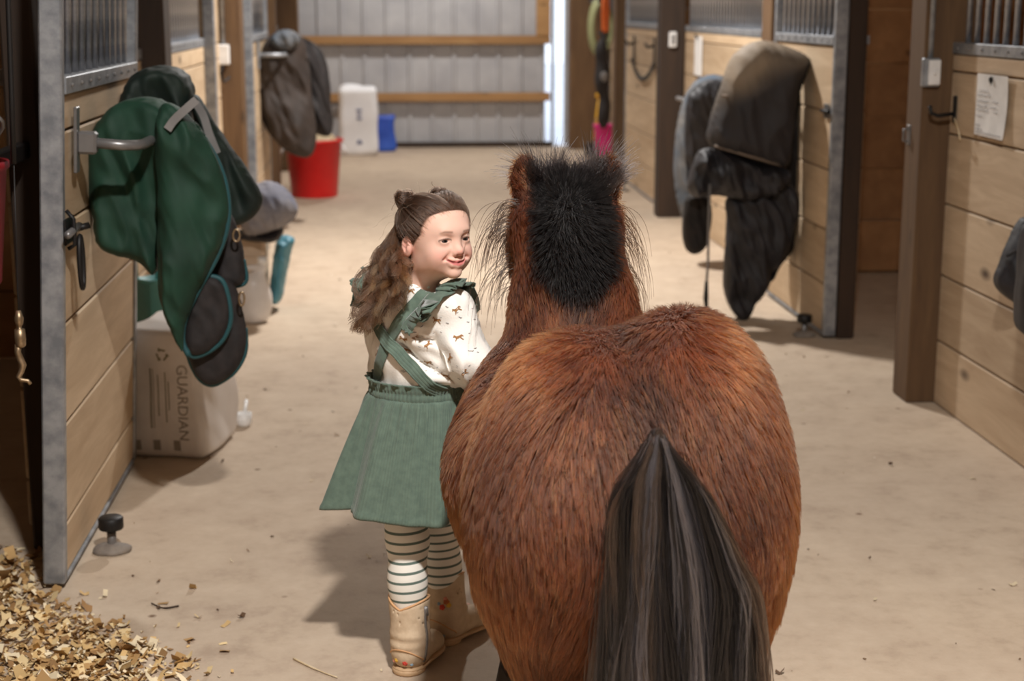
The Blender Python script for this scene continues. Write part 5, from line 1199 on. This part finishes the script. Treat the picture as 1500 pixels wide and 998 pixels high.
    for q in np.linspace(-1.35, 1.35, 25):
        z = .030+.030*math.cos(q)**1.5 if abs(q) < 1.3 else .03
        dr = fdir*math.cos(q)+sd*math.sin(q); c = at_(.03, 0, z); p, n_ = hit(c-dr*.15, dr)
        if p is not None: seam.append(p+n_*.0006)
    tube('heel_seam', seam, .0016, MT['tan_trim'], bt, 6)
    # embroidered flowers behind the heel and on the shaft
    cols = {'r': srgb(206, 72, 58), 'y': srgb(226, 180, 70), 'b': srgb(150, 176, 196), 'p': srgb(222, 150, 130), 'o': srgb(188, 106, 60)}
    for k_, (s_, z, c_, r_) in enumerate([(-.012, .034, 'y', .0048), (.008, .030, 'r', .006), (.020, .026, 'b', .004), (-.022, .028, 'p', .004), (.026, .105, 'o', .007), (.030, .098, 'y', .006), (.020, .093, 'r', .0065), (.012, .10, 'b', .004), (.024, .112, 'p', .005)]):
        if k_ > 3 and outer > 0: continue
        key = 'flower_'+c_
        if key not in MT: MT[key] = plain(key, cols[c_], .8)
        p, n_ = hit(at_(-.2, s_, z), fdir)
        if p is None: continue
        bm = bmesh.new()
        for q in range(5): bmesh.ops.create_uvsphere(bm, u_segments=8, v_segments=5, radius=r_*.5, matrix=Matrix.Translation((math.cos(q*1.257)*r_*.55, 0, math.sin(q*1.257)*r_*.55))@Matrix.Diagonal((1, .5, 1, 1)))
        bmesh.ops.create_uvsphere(bm, u_segments=8, v_segments=5, radius=r_*.4, matrix=Matrix.Translation((0, -r_*.2, 0)))
        o = link('embroidered_flower', bm_mesh(bm, 'flower'), MT[key], bt, True); o.location = p+n_*.0004; o.rotation_euler = Vector(-n_).to_track_quat('Y', 'Z').to_euler()
hlL = at(602, 978, 3.10); 
boot((.002, 3.105), (.47, .88), anL+(knL-anL)*((.155-anL[2])/(knL[2]-anL[2])), 1)
boot((.078, 3.262), (.72, .69), anR+(knR-anR)*((.155-anR[2])/(knR[2]-anR[2])), -1)

# ---- hair
MT['ghair'] = hair_mat('brown_hair', .4, .5, .0)
rs = np.random.RandomState(8)
hairp = bpy.data.objects.new('hair', None); COL.objects.link(hairp); hairp.parent = girl
bunc = [hd(-.048, -.050, .094), hd(.048, -.050, .094)]
# combed strands from hairline and scalp up to the two buns
Ps, Ns_ = sample_surface(gb.data, 90000, rs); Ps_all = Ps; q = to_head(Ps); ok = (scalp(q) > .5) & (q[:, 2] > -.02) & ~((np.abs(q[:, 0]) > .064) & (np.abs(q[:, 1]+.016) < .016) & (q[:, 2] < .012))
Ps, q, Nq = Ps[ok], q[ok], Ns_[ok]; 
sel = rs.choice(len(Ps), min(7500, len(Ps)), replace=False); Ps, q, Nq = Ps[sel], q[sel], Nq[sel]
up_ = q[:, 2] > .005-.45*(q[:, 1]+.03)*0+rs.normal(size=len(q))*.008
A0, N0 = Ps[up_], Nq[up_]; qa = q[up_]; K = 10; u = np.linspace(0, 1, K)
tgt = np.where((qa[:, 0] < 0)[:, None], bunc[0], bunc[1]); base = tgt-hU*.016*HS
cent = hd(0, -.012, .02)
Sx = A0[:, None]*(1-u[None, :, None])+base[:, None]*u[None, :, None]
d = Sx-cent; r0 = np.linalg.norm(A0-cent, axis=1)[:, None]*(1-u)+np.linalg.norm(base-cent, axis=1)[:, None]*u
Sx = cent+d/np.linalg.norm(d, axis=2)[..., None]*(r0+.0025+.004*np.sin(u*np.pi))[..., None]
Sx += (rs.normal(size=(len(A0), 1, 3))*.0015)*np.sin(u*np.pi)[None, :, None]
GC = lambda n, lo=.7, hi=1.35: np.array(srgb(68, 49, 38))*rs.uniform(lo, hi, (n, 1))
hair('combed_hair', Sx, np.linspace(.00042, .00036, K), np.clip(GC(len(A0)), 0, 1), MT['ghair'], hairp)
# buns: twisted coils
MT['hairsolid'] = plain('hair_underlayer', srgb(58, 40, 30), .6)
for bi, c in enumerate(bunc):
    bf = Field(*grid(c-.03, c+.03, .003)); bf.ell(c, (.0155, .0155, .0125), .0); bo = bf.obj('hair_bun', MT['hairsolid'], hairp)
    n = 900; a0 = rs.uniform(0, 6.3, n); tl = rs.normal(size=(n, 3))*.35; K = 16; u = np.linspace(0, 1, K)
    ax_ = np.array([0, 0, 1.])+tl; ax_ /= np.linalg.norm(ax_, axis=1)[:, None]; e1 = np.cross(ax_, np.array([1., .2, 0])); e1 /= np.linalg.norm(e1, axis=1)[:, None]; e2 = np.cross(ax_, e1)
    an = a0[:, None]+u*rs.uniform(2, 4.5, (n, 1)); rad = rs.uniform(.014, .021, (n, 1))*(1+.12*np.sin(an*3)); hh = rs.uniform(-.009, .010, (n, 1))
    rad = rad*np.sqrt(np.clip(1-(hh/.014)**2, .1, 1))
    Sb = c+rad[..., None]*(np.cos(an)[..., None]*e1[:, None]+np.sin(an)[..., None]*e2[:, None])+hh[..., None]*ax_[:, None]
    fly = rs.rand(n) < .03; Sb[fly] += (u**2)[None, :, None]*rs.normal(size=(fly.sum(), 1, 3))*.010
    hair('bun_hair', Sb, .0005, np.clip(GC(n, .5, 1.4), 0, 1), MT['ghair'], bo)
qq = to_head(Ps_all); hl = np.where((np.abs(np.interp(qq[:, 2], *FB)-qq[:, 1]) < .006) & (qq[:, 2] > .0) & (qq[:, 1] > .0))[0]
hl = hl[rs.permutation(len(hl))[:900]]; A1 = Ps_all[hl]; N1 = Ns_[hl]; K = 8; u = np.linspace(0, 1, K); tg = np.where((qq[hl, 0] < 0)[:, None], bunc[0], bunc[1])
dr = tg-A1; dr /= np.linalg.norm(dr, axis=1)[:, None]; st_ = A1+hF*.003+np.array([0, 0, -.001])+rs.normal(size=A1.shape)*.0025; ll = rs.uniform(.015, .04, len(A1))
Sx = st_[:, None]+dr[:, None]*(u[None, :, None]*ll[:, None, None]); dd_ = Sx-cent; rr_ = np.linalg.norm(A1-cent, axis=1)[:, None]; Sx = cent+dd_/np.linalg.norm(dd_, axis=2)[..., None]*(rr_+.0012+.002*u)[..., None]
hair('hairline_wisps', Sx, np.linspace(.0001, .00022, K), np.clip(GC(len(A1), .9, 1.6), 0, 1), MT['ghair'], hairp)
# the loose hair falling behind, in curling locks
nl, per, K = 120, 40, 28; u = np.linspace(0, 1, K); S_all, C_all = [], []
root_c = np.where((q[:, 1] < -.038) & (q[:, 2] < .060))[0]
for l in range(nl):
    r = Ps[root_c[rs.randint(len(root_c))]]; ql = to_head(r[None])[0]
    w = rs.uniform(0, 1)
    tip = g_at(527+62*w+rs.normal()*6, 484-58*w+rs.normal()*9-40*(rs.rand() < .35), 3.09+.12*rs.rand()-.03*w)
    mid = r*.45+tip*.55; mid[2] = r[2]*.55+tip[2]*.45; bk = mid-neck; bk[2] = 0
    mid += bk/np.linalg.norm(bk)*.006+np.array([-.018, .0, 0])
    c0 = r-hF*.018+np.array([0, 0, -.01])
    base = ((1-u)**3)[:, None]*r+(3*u*(1-u)**2)[:, None]*c0+(3*u*u*(1-u))[:, None]*mid+(u**3)[:, None]*tip
    ph = rs.uniform(0, 6.3); turns = rs.uniform(2.0, 3.4); amp = rs.uniform(.006, .014)*np.clip((u-.40)/.45, 0, 1)**1.2; hand_ = rs.choice((-1, 1))
    off = np.stack([np.cos(ph+u*turns*6.28), hand_*np.sin(ph+u*turns*6.28), .6*np.sin(ph*2+u*turns*6.28)], 1)*amp[:, None]
    lock = base+off
    sp = rs.normal(size=(per, 1, 3))*.0026*(.6+.5*np.sin(u*np.pi)[None, :, None])
    dph = rs.normal(size=(per, 1))*.14; ang_ = ph+dph+u[None]*turns*6.28*(1+rs.normal(size=(per, 1))*.03); off3 = np.stack([np.cos(ang_), hand_*np.sin(ang_), .6*np.sin(ang_+ph)], 2)*amp[None, :, None]
    S_all.append(base[None]+off3+sp+np.cumsum(rs.normal(size=(per, K, 3))*.0005, 1)); lc = rs.uniform(.45, 1.45)
    C_all.append((np.array(srgb(112, 78, 50)) if rs.rand() < .18 else np.array(srgb(76, 52, 37)))*lc*rs.uniform(.7, 1.35, (per, 1)))
hair('loose_hair', np.concatenate(S_all), np.linspace(.00042, .00025, K), np.clip(np.concatenate(C_all), 0, 1), MT['ghair'], hairp)
# underlayer so that the fall is not see-through
uf = Field(*grid(HC-.16, HC+np.array([.1, .12, .08]), .006)); 
uf.chain([hd(0, -.062, .03), hd(0, -.075, -.03), g_at(566, 425, 3.15)], [.03, .034, .018], .03); uf.ell(hd(0, -.06, -.01), (.056, .03, .055), .02, HR)
uf.chain([hd(-.03, -.05, -.03), g_at(580, 405, 3.13)], [.02, .012], .02)
uf.obj('hair_underlayer', MT['hairsolid'], hairp, smooth_it=1)
# flyaway strands
n, K = 34, 12; u = np.linspace(0, 1, K); ri = rs.randint(0, len(Ps), n); r = Ps[ri]; dd = Nq[ri]+np.array([-.5, 0, -.4])+rs.normal(size=(n, 3))*.4; dd /= np.linalg.norm(dd, axis=1)[:, None]
ll = rs.uniform(.03, .10, n); Sf = r[:, None]+dd[:, None]*(u[None, :, None]*ll[:, None, None]); Sf[:, :, 2] -= (u**2)[None]*ll[:, None]*.6; Sf += np.cumsum(rs.normal(size=(n, K, 3))*.0015, 1)
hair('flyaway_hair', Sf, .00014, np.tile(np.array(srgb(110, 78, 54)), (n, 1)), MT['ghair'], hairp)
# curl beside the far cheek
Sf = []
for k in range(5):
    p0 = hd(.066, .040, -.022)+rs.normal(size=3)*.003; p = [p0+hF*(.012*math.sin(t*2.4))+hL*.01+np.array([0, 0, -.060*t]) for t in u]; Sf.append(p)
hair('cheek_curl', np.array(Sf), .0002, np.tile(np.array(srgb(100, 70, 48)), (5, 1)), MT['ghair'], hairp)
